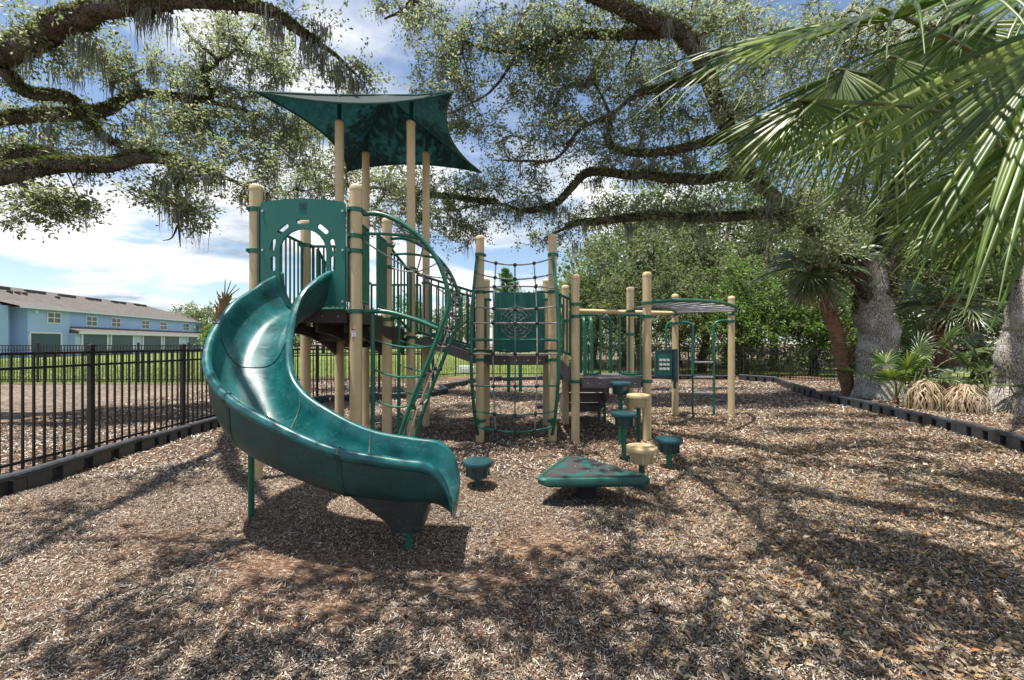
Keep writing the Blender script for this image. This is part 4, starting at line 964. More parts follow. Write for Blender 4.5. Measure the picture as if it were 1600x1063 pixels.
def grow(limbs, targets, g, tw=.0052):
    """greedy branching from the limbs to every foliage target -> nodes, parent, radius"""
    pos = []; par = []; 
    for pts, rad in limbs:
        for p in pts: pos.append(p); par.append(-1)
    n0 = len(pos); cap = n0 + len(targets) * 12
    A = np.zeros((cap, 3)); A[:n0] = pos; par = par + [0] * 0; k = n0; parent = np.full(cap, -1)
    depth = np.zeros(cap)
    d0 = np.array([np.min(((A[:n0] - t) ** 2).sum(1)) for t in targets]); ends = []
    for i in np.argsort(d0):
        t = targets[i]; dd = np.sqrt(((A[:k] - t) ** 2).sum(1)); j = int(np.argmin(dd + .12 * depth[:k])); d = dd[j]
        m = int(min(10, max(1, math.ceil(d / .28)))); prev = j; a = A[j]
        side = g.normal(size=3) * .10 * d; side[2] += .10 * d
        for s in range(1, m + 1):
            f = s / m; p = a + (t - a) * f + side * 4 * f * (1 - f) * .5 + (g.normal(size=3) * .03 if s < m else 0)
            A[k] = p; parent[k] = prev; depth[k] = depth[prev] + d / m; prev = k; k += 1
        ends.append(prev)
    A = A[:k]; parent = parent[:k]; cnt = np.zeros(k); cnt[ends] = 1
    for i in range(k - 1, n0 - 1, -1):
        if parent[i] >= 0: cnt[parent[i]] += cnt[i]
    rad = np.maximum(.0045, tw * np.maximum(cnt, 1) ** .5); return A, parent, rad, n0

def blobs_px(bl, g):
    out = []
    for px, py, rx, ry, d, dd, n in bl:
        q = unit(g.normal(size=(n, 3))) * g.uniform(0, 1, (n, 1)) ** (1 / 2.6)
        for a, b, c in q: out.append(P(px + a * rx, py + b * ry, d + c * dd))
    return np.array(out)
def blobs_w(bl, g):
    out = []
    for c, r, n in bl:
        q = unit(g.normal(size=(n, 3))) * g.uniform(0.25, 1, (n, 1)) ** (1 / 2.4); out.append(np.array(c) + q * np.array(r))
    return np.vstack(out)

def moss_mesh(points, g, strands=14, lo=.25, hi=.9, spread=.07, w=.011):
    V = []; Fc = []; b = 0
    for p in points:
        ln = g.uniform(lo, hi)
        for s in range(strands):
            q = p + np.r_[g.normal(size=2) * spread, 0]; l = ln * g.uniform(.35, 1.0); n = 6; wob = g.normal(size=(n, 2)) * .012; wob = np.cumsum(wob, 0)
            a = g.uniform(0, 6.28); dx = np.array([math.cos(a), math.sin(a), 0]) * w
            ring = []
            for i in range(n):
                f = i / (n - 1); c = q + np.array([wob[i, 0], wob[i, 1], -l * f]); ring.append((c - dx * (1.1 - f), c + dx * (1.1 - f)))
            for r_ in ring: V += [r_[0], r_[1]]
            for i in range(n - 1): Fc.append((b + 2 * i, b + 2 * i + 1, b + 2 * i + 3, b + 2 * i + 2))
            b += 2 * n
    return np.array(V), np.array(Fc)

def tree(name, label, cat, base, limbs, targets, seed, leaf=.075, per=60, cl=.24, lm='oakleaf', bark='bark', moss=0, fern=0, group=None, tw=.0052, sides=10, flat=.75, aspect=.46, mosslen=(.25, .9), bark2=None, extra=None, moss_at=()):
    g = np.random.default_rng(seed); root = empty(name, base, label, cat, group)
    dense = []; mb = MB()
    for li, (pts, rad) in enumerate(limbs):
        p = cr(pts, 6); k = len(p); r_ = np.interp(np.linspace(0, 1, k), np.linspace(0, 1, len(rad)), rad)
        seg = np.r_[0, np.cumsum(np.linalg.norm(np.diff(p, axis=0), axis=1))]; kk = max(k, int(seg[-1] / .10)); sq = np.linspace(0, seg[-1], kk)
        p = np.stack([np.interp(sq, seg, p[:, q_]) for q_ in range(3)], 1); r_ = np.interp(sq, seg, r_)
        wob = np.stack([np.interp(sq, np.linspace(0, seg[-1], max(3, int(seg[-1] / .5) + 2)), g.normal(size=max(3, int(seg[-1] / .5) + 2))) for _ in range(3)], 1); wob[0] = 0
        p = p + wob * (np.minimum(r_, .2) * .22)[:, None]
        t_ = MB() if (li and bark2) else mb; b0 = len(t_.v); sd_ = sides if r_.max() > .07 else 8; t_.tube(p, list(r_), sd_)
        V_ = np.array(t_.v[b0:]).reshape(kk, sd_, 3); th = np.arange(sd_) * 2 * np.pi / sd_; ph = np.cumsum(g.normal(size=kk) * .10)
        bumps = .07 * np.sin(3 * th[None] + ph[:, None] * 2) + .05 * np.sin(7 * th[None] - ph[:, None] * 3 + 1) + g.normal(size=(kk, sd_)) * .035 + .03 * np.sin(sq * 3.1 + g.uniform(0, 6))[:, None]
        if p[0][2] < .5 and r_[0] > .3: bumps += np.maximum(0, (1.1 - p[:, 2]) / 1.1)[:, None] ** 2 * .28 * np.maximum(0, np.sin(5 * th[None] + .7)) 
        V_ = p[:, None] + (V_ - p[:, None]) * (1 + bumps[..., None]); t_.v[b0:] = [tuple(q_) for q_ in V_.reshape(-1, 3)]
        dense.append((p, r_))
        if t_ is not mb: t_.build('limb', M[bark2], root, 80)
    mb.build('trunk', M[bark], root, 80)
    # branch only from the slimmer limb stretches
    src = []
    for p, r_ in dense:
        sel = p[(p[:, 2] > .8)]
        if len(sel): src.append((sel[::3], None))
    A, parent, rad, n0 = grow(src, targets if extra is None else np.vstack([targets, extra]), g, tw)
    i = np.arange(n0, len(A)); a = A[parent[i]]; b = A[i]; ra = np.where(parent[i] < n0, rad[i] * 1.2, np.minimum(rad[parent[i]], rad[i] * 1.6)); 
    V, Fc = prisms(a, b, ra, rad[i], 5); tag(np_obj('branches', V, Fc, M['twig'] if bark != 'barkpale' else M['bark'], root, True), kind='stuff')
    # foliage: tufts round every target and along the last twigs
    N = len(targets); ns = 7; st = np.repeat(targets, ns, 0); sub = st + g.normal(size=(N * ns, 3)) * np.array([cl, cl, cl * flat])
    V, Fc = prisms(st, sub, np.full(len(st), .0045 * leaf / .08), np.full(len(st), .0025 * leaf / .08), 3); tag(np_obj('twigs', V, Fc, M['twig'], root, False), kind='stuff')
    m_ = max(4, per // ns); c = np.repeat(sub, m_, 0); dv = unit(np.repeat(sub - st, m_, 0)); off = g.normal(size=c.shape) * leaf * .62 + dv * (g.normal(size=(len(c), 1)) * leaf * .7); c = c + off
    V, Fc = leaves(c, leaf, g, aspect, .35, unit(off) * .8 + dv * .5)
    tag(np_obj('crown', V, Fc, M[lm], root, False), kind='stuff')
    if extra is not None:
        c = np.repeat(extra, 40, 0) + g.normal(size=(len(extra) * 40, 3)) * [.20, .14, .15]; V, Fc = leaves(c, .13, g, aspect, 1.2); tag(np_obj('crown', V, Fc, M[lm], root, False), kind='stuff')
    if moss:
        pts = []
        pool = np.vstack([targets, A[n0:]]); pts = np.vstack([pool[g.choice(len(pool), moss)]] + [P(*q_)[None] + g.normal(size=(4, 3)) * [.12, .1, .05] for q_ in moss_at])
        V, Fc = moss_mesh(pts, g, 18, *mosslen); tag(np_obj('spanish_moss', V, Fc, M['moss'], root, False), kind='stuff')
    if fern:
        cs = []; ds = []
        allp = [(p, r_) for p, r_ in dense if p[0][2] > .3 or True]
        for p, r_ in allp:
            ln = len(p) - 1
            for _ in range(int(fern * ln * .28)):
                s = g.uniform(0, ln - 1e-6); q = int(s); f = s - q; c_ = p[q] + (p[q + 1] - p[q]) * f; rr = r_[q]
                if c_[2] < 2.2 or rr < .05: continue
                t = unit(p[q + 1] - p[q]); w = np.array([t[1], -t[0], 0]); w = w / (np.linalg.norm(w) + 1e-6); an = g.normal() * 1.0
                up = np.array([0, 0, 1.]) - t * t[2]; nd = unit(up * math.cos(an) + w * math.sin(an))
                cs.append(c_ + nd * (rr + .02)); ds.append(nd)
        if cs:
            V, Fc = leaves(np.array(cs), .115, g, .38, .2, np.array(ds)); tag(np_obj('fern', V, Fc, M['fern'], root, False), kind='stuff')
    return root


def boughs(spots, g, dens=13.5):
    """leafy sprays of the overhead boughs, listed by where their shade lies on the ground (photo pixels of the ground)"""
    out = []
    for px, py, rpx, rpy in spots:
        y = F * CAMH / (py - HOR); x = (px - 800) * y / F; rx = rpx * y / F; ry = y * y / (F * CAMH) * rpy; h = CAMH + .9 * y + 2.3
        n = max(2, int(dens * math.pi * rx * ry)); a = g.uniform(0, 6.283, n); r_ = np.sqrt(g.uniform(0, 1, n))
        for q_ in range(n):
            hh = h + g.uniform(-.25, .25); out.append((x + rx * r_[q_] * math.cos(a[q_]) + SUN_TRAVEL.x / SUN_TRAVEL.z * hh, y + ry * r_[q_] * math.sin(a[q_]) + SUN_TRAVEL.y / SUN_TRAVEL.z * hh, hh))
    return np.array(out)

# ------------------------------------------------------------------ live oak reaching in from the left
def PL(l): return [P(*q) for q in l]
g0 = np.random.default_rng(11)
limbsL = [
    ([(-13.2, 8.6, -.1), (-12.9, 8.5, 1.4), (-12.3, 8.4, 3.2), (-11.4, 8.2, 5.2), P(-70, 120, 8.0), P(0, 86, 7.8), P(100, 38, 7.5), P(220, 8, 7.2), P(330, 4, 7.0), P(420, 20, 7.0), P(470, 52, 7.2), P(520, 82, 7.4), P(562, 122, 7.6)], [.75, .55, .40, .29, .23, .20, .17, .135, .10, .075, .058, .04, .018]),
    ([(-12.3, 8.4, 3.0), P(-150, 305, 7.2), P(0, 279, 7.0), P(90, 264, 7.2), P(180, 256, 7.5), P(255, 246, 7.8), P(330, 268, 8.2), P(395, 298, 8.6)], [.26, .17, .135, .12, .11, .095, .055, .02]),
    ([(-12.1, 8.4, 3.8), P(-120, 215, 8.4), P(0, 186, 8.5), P(80, 180, 8.6), P(165, 172, 8.8), P(215, 150, 9.0), P(300, 155, 9.2), P(380, 172, 9.4), P(450, 200, 9.6)], [.25, .17, .125, .115, .105, .07, .055, .04, .02]),
    ([P(8, 108, 7.9), P(38, 143, 8.1), P(94, 150, 8.3), P(124, 163, 8.5)], [.10, .095, .085, .06]),
    ([P(-80, 240, 7.5), P(0, 241, 7.5), P(60, 239, 7.5), P(104, 254, 7.5)], [.13, .11, .09, .06]),
    ([P(331, 152, 9.2), P(320, 117, 9.1), P(339, 94, 9.0), P(300, 60, 8.9), P(286, 38, 8.9)], [.06, .055, .045, .03, .015]),
    ([P(339, 94, 9.0), P(372, 75, 8.9), P(395, 45, 8.9)], [.035, .025, .012]),
    ([P(124, 163, 8.5), P(160, 215, 8.4), P(205, 232, 8.3), P(240, 246, 8.2)], [.07, .055, .045, .035]),
    ([P(258, 248, 7.8), P(275, 290, 7.75), P(277, 330, 7.75), P(282, 386, 7.75)], [.045, .035, .028, .008]),
    ([P(278, 352, 7.75), P(268, 372, 7.75), P(254, 376, 7.7)], [.02, .012, .006]),
    ([P(300, 160, 9.2), P(330, 205, 9.0), P(350, 240, 8.9), P(360, 262, 8.8)], [.05, .035, .02, .01]),
    # boughs that carry on over the open ground, above the picture
    ([P(220, 8, 7.2), (-5.6, 5.2, 7.9), (-4.2, 3.4, 8.4), (-2.4, 1.9, 8.6), (-.4, 1.0, 8.6)], [.10, .07, .05, .04, .02]),
    ([(-5.6, 5.2, 7.9), (-5.2, 3.2, 8.2), (-4.8, 1.6, 8.4), (-4.0, .4, 8.4)], [.06, .05, .035, .02]),
]
tl = blobs_px([
    (60, 55, 75, 40, 7.8, .5, 26), (150, 85, 70, 40, 8.6, .5, 26), (95, 25, 90, 25, 7.6, .5, 16), (190, 125, 40, 30, 8.9, .4, 14),
    (360, 60, 75, 40, 9.0, .6, 44), (420, 105, 60, 40, 9.1, .6, 36), (310, 115, 70, 40, 9.2, .6, 36), (250, 95, 25, 25, 9.2, .4, 8),
    (270, 185, 80, 40, 9.0, .7, 52), (370, 180, 75, 45, 9.3, .7, 52), (450, 205, 70, 40, 9.5, .7, 44), (330, 235, 80, 35, 8.8, .6, 36), (430, 245, 60, 30, 9.0, .6, 26), (230, 225, 40, 30, 8.6, .5, 14),
    (260, 300, 45, 40, 7.8, .35, 24), (300, 325, 40, 28, 7.8, .35, 16), (310, 275, 40, 20, 8.0, .4, 12),
    (50, 305, 60, 30, 7.2, .4, 20), (110, 325, 50, 25, 7.4, .4, 18), (30, 345, 30, 15, 7.1, .3, 6), (20, 225, 40, 30, 7.7, .4, 14), (90, 215, 50, 20, 8.4, .5, 12), (150, 255, 40, 25, 7.8, .5, 10),
    (535, 110, 60, 40, 7.6, .5, 16), (470, 40, 50, 30, 7.3, .5, 10), (20, 120, 30, 40, 8.2, .4, 10), (60, 180, 60, 30, 8.7, .4, 16),
    (400, 300, 40, 30, 8.7, .5, 14), (130, 190, 50, 20, 8.8, .4, 10)], g0)
over = boughs([(200, 960, 110, 22), (330, 1010, 170, 38), (120, 1045, 100, 18), (520, 980, 120, 36), (600, 1045, 140, 26), (450, 905, 60, 12), (330, 850, 80, 15), (250, 885, 60, 10), (560, 905, 60, 9), (760, 880, 60, 13), (120, 720, 60, 7), (230, 752, 70, 6), (150, 800, 80, 9), (60, 855, 40, 9), (320, 730, 30, 6), (700, 960, 50, 22)], g0)
tl = tl[g0.uniform(size=len(tl)) < .80]
tree('live_oak', 'live oak whose mossy limbs reach in from the upper left', 'tree', (-13.2, 8.6, 0), limbsL, tl, 21, .080, 66, .19, extra=over, moss=150, moss_at=[(478, 70, 7.2), (500, 85, 7.3), (522, 95, 7.4), (545, 118, 7.5), (560, 130, 7.6), (225, 18, 7.2), (238, 16, 7.2), (185, 215, 8.4), (192, 222, 8.4), (290, 248, 7.9), (60, 205, 8.5), (20, 215, 8.4), (430, 28, 7.0), (395, 300, 8.6), (340, 270, 8.2), (110, 110, 8.6), (130, 60, 7.5)], fern=150, sides=16, mosslen=(.2, .8))

# ------------------------------------------------------------------ big leaning live oak at right
g1 = np.random.default_rng(12)
bx, by = P(1378, 622, 10.8)[:2]
limbsR = [
    ([(bx + .05, by, -.25), (bx, by, .12), P(1377, 575, 10.8), P(1373, 510, 10.75), P(1362, 450, 10.7), P(1352, 405, 10.65)], [.62, .52, .44, .41, .37, .26]),
    ([P(1366, 480, 10.7), P(1335, 425, 10.65), P(1285, 380, 10.6), P(1235, 330, 10.5), P(1170, 270, 10.2), P(1122, 170, 9.8), P(1090, 80, 9.5), P(1040, 42, 9.2), P(985, 18, 9.0), P(930, -8, 8.7), P(850, -60, 8.3)], [.26, .18, .13, .12, .13, .15, .17, .17, .15, .12, .09]),
    ([P(1365, 470, 10.7), P(1385, 400, 10.9), P(1400, 320, 11.2), P(1440, 200, 11.4), P(1500, 60, 11.6), P(1540, -80, 11.6)], [.40, .30, .26, .24, .20, .12]),
    ([P(1250, 338, 10.52), P(1190, 336, 10.6), P(1120, 340, 10.7), P(1030, 338, 10.8), P(960, 345, 10.9), P(900, 350, 11.0), P(850, 372, 11.1)], [.10, .10, .10, .09, .08, .06, .02]),
    ([P(1160, 275, 10.3), P(1087, 283, 10.3), P(1012, 278, 10.3), P(955, 271, 10.4), P(917, 271, 10.4), P(891, 297, 10.5), P(868, 320, 10.5), P(823, 331, 10.5), P(775, 318, 10.6), P(700, 330, 10.8)], [.11, .10, .09, .085, .085, .075, .065, .05, .035, .015]),
    ([P(1130, 215, 10.0), P(1060, 235, 10.0), P(996, 241, 10.0), P(951, 225, 10.0), P(953, 180, 9.9), P(930, 130, 9.8)], [.10, .08, .065, .055, .04, .02]),
    ([P(1112, 120, 9.6), P(1050, 135, 9.6), P(997, 147, 9.6), P(955, 177, 9.7), P(906, 203, 9.8), P(868, 248, 9.9), P(823, 252, 10.0), P(770, 250, 10.1)], [.08, .06, .05, .047, .042, .035, .025, .012]),
    ([P(1060, 45, 9.3), P(985, 55, 9.4), P(900, 55, 9.6), P(810, 80, 9.8), P(740, 70, 10.0), P(690, 40, 10.2)], [.12, .09, .07, .05, .035, .015]),
    ([P(810, 80, 9.8), P(770, 140, 10.0), P(720, 170, 10.2)], [.045, .03, .012]),
    ([P(930, -8, 8.7), P(820, -60, 9.3), P(700, -40, 10.3), P(640, 10, 10.8), P(600, 30, 11.0)], [.15, .11, .08, .05, .02]),
    ([P(775, 318, 10.6), P(640, 300, 11.6), P(540, 290, 12.2), P(470, 300, 12.6)], [.05, .05, .035, .015]),
    ([P(850, -60, 8.3), (.3, 6.2, 9.4), (.2, 4.2, 9.2), (.1, 2.2, 9.0), (.0, .8, 8.8)], [.10, .07, .05, .04, .02]),
    ([(.3, 6.2, 9.4), (1.8, 4.6, 9.2), (2.6, 3.0, 9.0), (3.0, 1.2, 8.8)], [.06, .05, .035, .02]),
    ([P(1500, 60, 11.6), (10.2, 9.0, 9.4), (7.6, 7.0, 9.6), (5.4, 5.4, 9.6)], [.12, .09, .06, .03]),
]
tr = blobs_px([
    (640, 15, 60, 25, 10.8, .6, 26), (690, 55, 55, 40, 10.3, .6, 40), (660, 110, 40, 35, 10.4, .5, 14), (720, 130, 55, 45, 10.3, .6, 44), (770, 55, 60, 50, 10.0, .6, 40), (700, 190, 50, 30, 10.4, .6, 24), (760, 190, 45, 30, 10.2, .5, 20),
    (850, 50, 70, 55, 9.8, .7, 66), (860, 130, 80, 50, 9.9, .7, 70), (940, 90, 70, 60, 9.8, .7, 66), (810, 220, 45, 30, 10.0, .5, 14), (890, 200, 80, 40, 9.9, .7, 50), (980, 170, 80, 50, 10.2, .7, 60), (1030, 100, 60, 50, 10.6, .7, 50), (1050, 200, 60, 50, 10.6, .7, 50), (960, 245, 60, 30, 10.3, .6, 34), (1040, 270, 70, 30, 10.5, .6, 34), (850, 265, 40, 25, 10.1, .5, 16),
    (830, 330, 55, 25, 10.6, .6, 30), (760, 300, 65, 40, 10.9, .7, 50), (690, 310, 70, 50, 11.3, .8, 60), (610, 330, 70, 50, 11.7, .8, 60), (620, 270, 60, 35, 11.6, .8, 34), (530, 300, 60, 50, 12.3, .8, 50), (470, 270, 50, 50, 12.5, .8, 40), (500, 215, 55, 40, 12.2, .8, 34), (445, 320, 35, 35, 12.4, .7, 20), (720, 355, 60, 25, 11.2, .7, 30), (560, 240, 50, 30, 12, .7, 16),
    (900, 345, 60, 22, 11.0, .6, 26), (990, 335, 70, 25, 10.9, .7, 34), (1080, 330, 70, 35, 10.9, .8, 44), (860, 375, 45, 20, 11.1, .6, 16),
    (1150, 60, 80, 70, 10.8, 1.0, 60), (1250, 80, 90, 90, 11.2, 1.2, 60), (1380, 60, 90, 90, 11.5, 1.2, 50), (1500, 60, 100, 100, 11.6, 1.2, 50), (1180, 200, 60, 60, 10.8, .8, 40), (1020, 20, 60, 30, 9.8, .6, 26), (940, 20, 50, 25, 9.3, .5, 16), (1450, 230, 90, 90, 11.6, 1, 50), (1560, 250, 60, 90, 11.4, 1, 40), (1230, 320, 70, 50, 9.9, .5, 40), (1180, 250, 60, 50, 9.6, .5, 36), (1290, 380, 50, 40, 9.9, .4, 22), (1150, 140, 50, 50, 9.4, .5, 30), (1290, 180, 90, 70, 11.0, .9, 60), (1380, 230, 90, 80, 11.4, .9, 60), (1330, 60, 90, 60, 10.8, .9, 40), (1440, 40, 90, 60, 11, .9, 40), (1100, 20, 60, 40, 10.2, .6, 30), (1320, 320, 80, 50, 11.2, .8, 40), (1430, 330, 80, 60, 11.6, .8, 40), (1550, 120, 70, 90, 11.2, .9, 40)], g1)
over = boughs([(800, 925, 110, 34), (900, 870, 110, 22), (960, 960, 120, 45), (1120, 890, 110, 20), (1080, 1005, 60, 38), (900, 1040, 90, 20), (1200, 850, 110, 12), (1180, 800, 120, 10), (1050, 800, 90, 16), (920, 810, 70, 12), (1150, 745, 70, 10), (1300, 770, 150, 9), (1350, 830, 120, 12), (1450, 880, 120, 22), (1500, 960, 90, 36), (1330, 950, 70, 30), (1400, 1025, 130, 26), (1200, 1040, 80, 20), (1560, 800, 50, 10), (1250, 700, 120, 8), (1450, 740, 120, 7), (1380, 690, 90, 6), (1150, 690, 60, 6), (1300, 650, 100, 5), (1200, 635, 80, 4), (640, 660, 90, 11), (820, 700, 120, 11), (950, 680, 80, 10), (800, 660, 70, 10), (920, 640, 50, 7), (720, 640, 40, 7), (1080, 660, 60, 6), (1400, 665, 120, 5), (1500, 700, 100, 6), (1330, 722, 140, 6), (1480, 780, 100, 7), (1250, 672, 100, 4), (1100, 722, 80, 8), (1000, 760, 60, 8), (1560, 900, 60, 20), (1000, 620, 150, 3), (800, 617, 120, 3), (1100, 608, 120, 2)], g1)
tr = tr[g1.uniform(size=len(tr)) < np.where(tr[:, 0] / tr[:, 1] > .45, 1.0, .76)]
tree('live_oak', 'big leaning live oak with pale trunk behind the right border', 'tree', (bx, by, 0), limbsR, tr, 22, .086, 66, .21, extra=over, bark='barkpale', bark2='bark', moss=240, moss_at=[(541, -30, 10.5), (640, 20, 10.6), (700, 90, 10.2), (780, 60, 9.9), (845, 55, 9.6), (1040, 45, 9.2), (1090, 80, 9.4), (1000, 250, 10), (930, 280, 10.4), (870, 325, 10.5), (780, 325, 10.6), (1050, 345, 10.8), (980, 350, 10.9)], fern=130, sides=18, mosslen=(.2, .7))

# second oak trunk at the right edge
g2 = np.random.default_rng(13); ex, ey = P(1622, 640, 8.8)[:2]
limbs2 = [
    ([(ex, ey, -.3), (ex, ey, .15), (ex + .02, ey, .6), (ex + .04, ey, 1.3), (ex + .12, ey, 2.4), (ex + .3, ey, 3.8), (ex + .6, ey, 5.4), (ex + .8, ey, 7.4)], [.86, .74, .62, .56, .52, .48, .42, .3]),
    ([(ex - .45, ey - .25, .16), (ex - .75, ey - .42, .18), (ex - .98, ey - .52, .10), (ex - 1.1, ey - .56, -.05)], [.24, .18, .13, .06]),
    ([(ex - .30, ey - .36, .55), (ex - .42, ey - .50, .58), (ex - .48, ey - .56, .55)], [.20, .15, .05]),
]
t2 = blobs_px([(1640, 60, 80, 90, 9.2, .8, 50), (1600, 260, 40, 60, 9.4, .6, 14)], g2)
tree('live_oak', 'gnarled grey oak trunk with a burl at the right edge', 'tree', (ex, ey, 0), limbs2, t2, 23, .085, 60, .24, bark='barkpale', moss=20, fern=20, sides=22)

# ------------------------------------------------------------------ wood behind the playground
wood = [  # px, foot depth, height, crown half width, leaf material, label
    (930, 24, 7.6, 2.1, 'woodleaf', 'rounded grey green tree behind the low deck posts'),
    (1010, 20.5, 7.2, 2.0, 'woodleaf', 'bushy tree behind the overhead ladder, beyond the fence'),
    (1095, 22, 8.2, 2.2, 'woodleaf', 'taller grey green tree right of the overhead ladder'),
    (1160, 19.4, 5.6, 1.5, 'brightleaf', 'fresh bright green tree behind the right end post'),
    (1205, 22.5, 9.5, 2.3, 'woodleaf', 'tall dark tree behind the hanging palm crown'),
    (1270, 18.8, 4.6, 1.4, 'brightleaf', 'low bright green tree left of the pale oak trunk'),
    (1330, 21, 9.0, 2.2, 'woodleaf', 'dense tree directly behind the pale oak trunk'),
    (1430, 17.5, 8.5, 2.1, 'woodleaf', 'dense tree behind the palmettos at right'),
    (1530, 16.5, 8.2, 2.0, 'woodleaf', 'dense tree behind the right edge trunk'),
    (1640, 16.5, 9.0, 2.2, 'woodleaf', 'dense tree at the far right border of the view'),
    (975, 27, 11.0, 2.6, 'woodleaf', 'tall pale green tree rising behind the fence left of the overhead ladder'),
    (1060, 26, 11.5, 2.6, 'woodleaf', 'tall pale green tree rising behind the overhead ladder'),
    (1140, 25, 11.5, 2.6, 'woodleaf', 'tall tree behind the right end post of the ladder'),
    (880, 30, 6.2, 2.0, 'woodleaf', 'small round tree far behind the rope net'),
]
for k, (px, d, h, w, lm, label) in enumerate(wood):
    g = np.random.default_rng(100 + k); x = (px - 800) * d / F; z0 = -.1
    pts = [(x, d, z0), (x + g.normal() * .1, d, .5), (x + g.normal() * .25, d + .1, h * .3), (x + g.normal() * .4, d, h * .6), (x + g.normal() * .5, d, h * .9)]
    r0 = .10 + .012 * h
    limbs = [(pts, [r0 * 1.4, r0, r0 * .8, r0 * .5, .03])]
    for s in (-1, 1): limbs.append(([pts[2], (x + s * w * .5, d + g.normal() * .5, h * .55), (x + s * w * .85, d + g.normal() * .6, h * .72)], [r0 * .5, r0 * .35, .02]))
    bl = [((x, d, h * .72), (w * .85, w * .8, h * .28), 34), ((x - w * .6, d - .3, h * .52), (w * .6, w * .6, h * .20), 20), ((x + w * .6, d - .2, h * .50), (w * .6, w * .6, h * .2), 20), ((x + g.normal() * .3, d - w * .5, h * .36), (w * .9, w * .5, h * .16), 22), ((x, d - w * .3, h * .17), (w * .95, w * .5, h * .12), 20)]
    tg = blobs_w(bl, g); tg[:, 2] = np.maximum(tg[:, 2], .25)
    tree('woodland_tree', label, 'tree', (x, d, 0), limbs, tg, 200 + k, .15, 80, .36, lm=lm, group='trees of the wood behind the playground', tw=.008, sides=8, aspect=.5)
# a thicket further back closes the wood
g = np.random.default_rng(300); n = 2600
px = g.uniform(870, 1900, n); d = g.uniform(25, 38, n); zz = g.uniform(.2, 1, n) ** .8 * np.interp(px, [870, 940, 1050, 1900], [5.0, 10.5, 14.0, 16.0]) * g.uniform(.5, 1.15, n)
cc = np.stack([(px - 800) * d / F, d, zz], 1); c = np.repeat(cc, 34, 0) + g.normal(size=(n * 34, 3)) * .55
V, Fc = leaves(c, .34, g, .5); tag(np_obj('thicket', V, Fc, M['woodleaf'], None), 'mass of leaves deep in the wood behind the nearer trees', 'thicket', kind='stuff')
# far tree line beyond the lawn
for k, (px, d, h, w, lm, label) in enumerate([(298, 92, 10.5, 3.6, 'woodleaf', 'far tree just right of the blue house roof'), (322, 80, 9.3, 3.0, 'woodleaf', 'far tree behind the bare palm trunk'), (505, 62, 8.0, 3.6, 'brightleaf', 'far bushy green tree seen below the slide tower'), (560, 66, 7.5, 3.4, 'woodleaf', 'far tree seen between the rope climber posts'), (640, 64, 8.4, 4.0, 'brightleaf', 'far green tree behind the arched rope climber'), (715, 60, 9.0, 4.0, 'woodleaf', 'far green tree left of the rope net'), (840, 58, 8.5, 3.6, 'woodleaf', 'far tree right of the web panel'), (455, 64, 8.6, 3.4, 'woodleaf', 'far tree behind the slide')]):
    g = np.random.default_rng(400 + k); x = (px - 800) * d / F
    limbs = [([(x, d, -.1), (x, d, h * .4), (x + .3, d, h * .8)], [.28, .2, .05])]
    tg = blobs_w([((x, d, h * .62), (w, w, h * .34), 46), ((x + g.normal(), d - 1, h * .3), (w * 1.1, w, h * .2), 22)], g)
    tree('distant_tree', label, 'tree', (x, d, 0), limbs, tg, 500 + k, .42, 55, .7, lm=lm, group='far trees beyond the lawn', tw=.02, sides=6, aspect=.55)
# pine with long needles
def pine():
    g = np.random.default_rng(31); d = 44.0; x, _, top = P(792, 418, d); root = empty('pine_tree', (x, d, 0), 'bright green pine top rising behind the rope net', 'tree')
    MB().tube([(x, d, -.1), (x + .1, d, 4), (x, d, top - .3)], [.22, .16, .04], 8).build('trunk', M['bark'], root)
    cs = []; ds = []; a0 = []; b0 = []
    for z in np.arange(2.5, top, .55):
        w = .25 + (top - z) * .42
        for k in range(7):
            an = g.uniform(0, 6.28); u = np.array([math.cos(an), math.sin(an), .35]); e = np.array([x, d, z]) + u * w * g.uniform(.7, 1.1); a0.append((x, d, z)); b0.append(e)
            for q in np.linspace(.45, 1, 6):
                p = np.array([x, d, z]) + (e - np.array([x, d, z])) * q
                for _ in range(16): cs.append(p + g.normal(size=3) * .12); ds.append(u * .8 + np.array([0, 0, .8]))
    V, Fc = prisms(np.array(a0), np.array(b0), np.full(len(a0), .04), np.full(len(a0), .015)); np_obj('branches', V, Fc, M['twig'], root)
    V, Fc = leaves(np.array(cs), .42, g, .12, .2, np.array(ds)); np_obj('crown', V, Fc, M['pineleaf'], root)
pine()

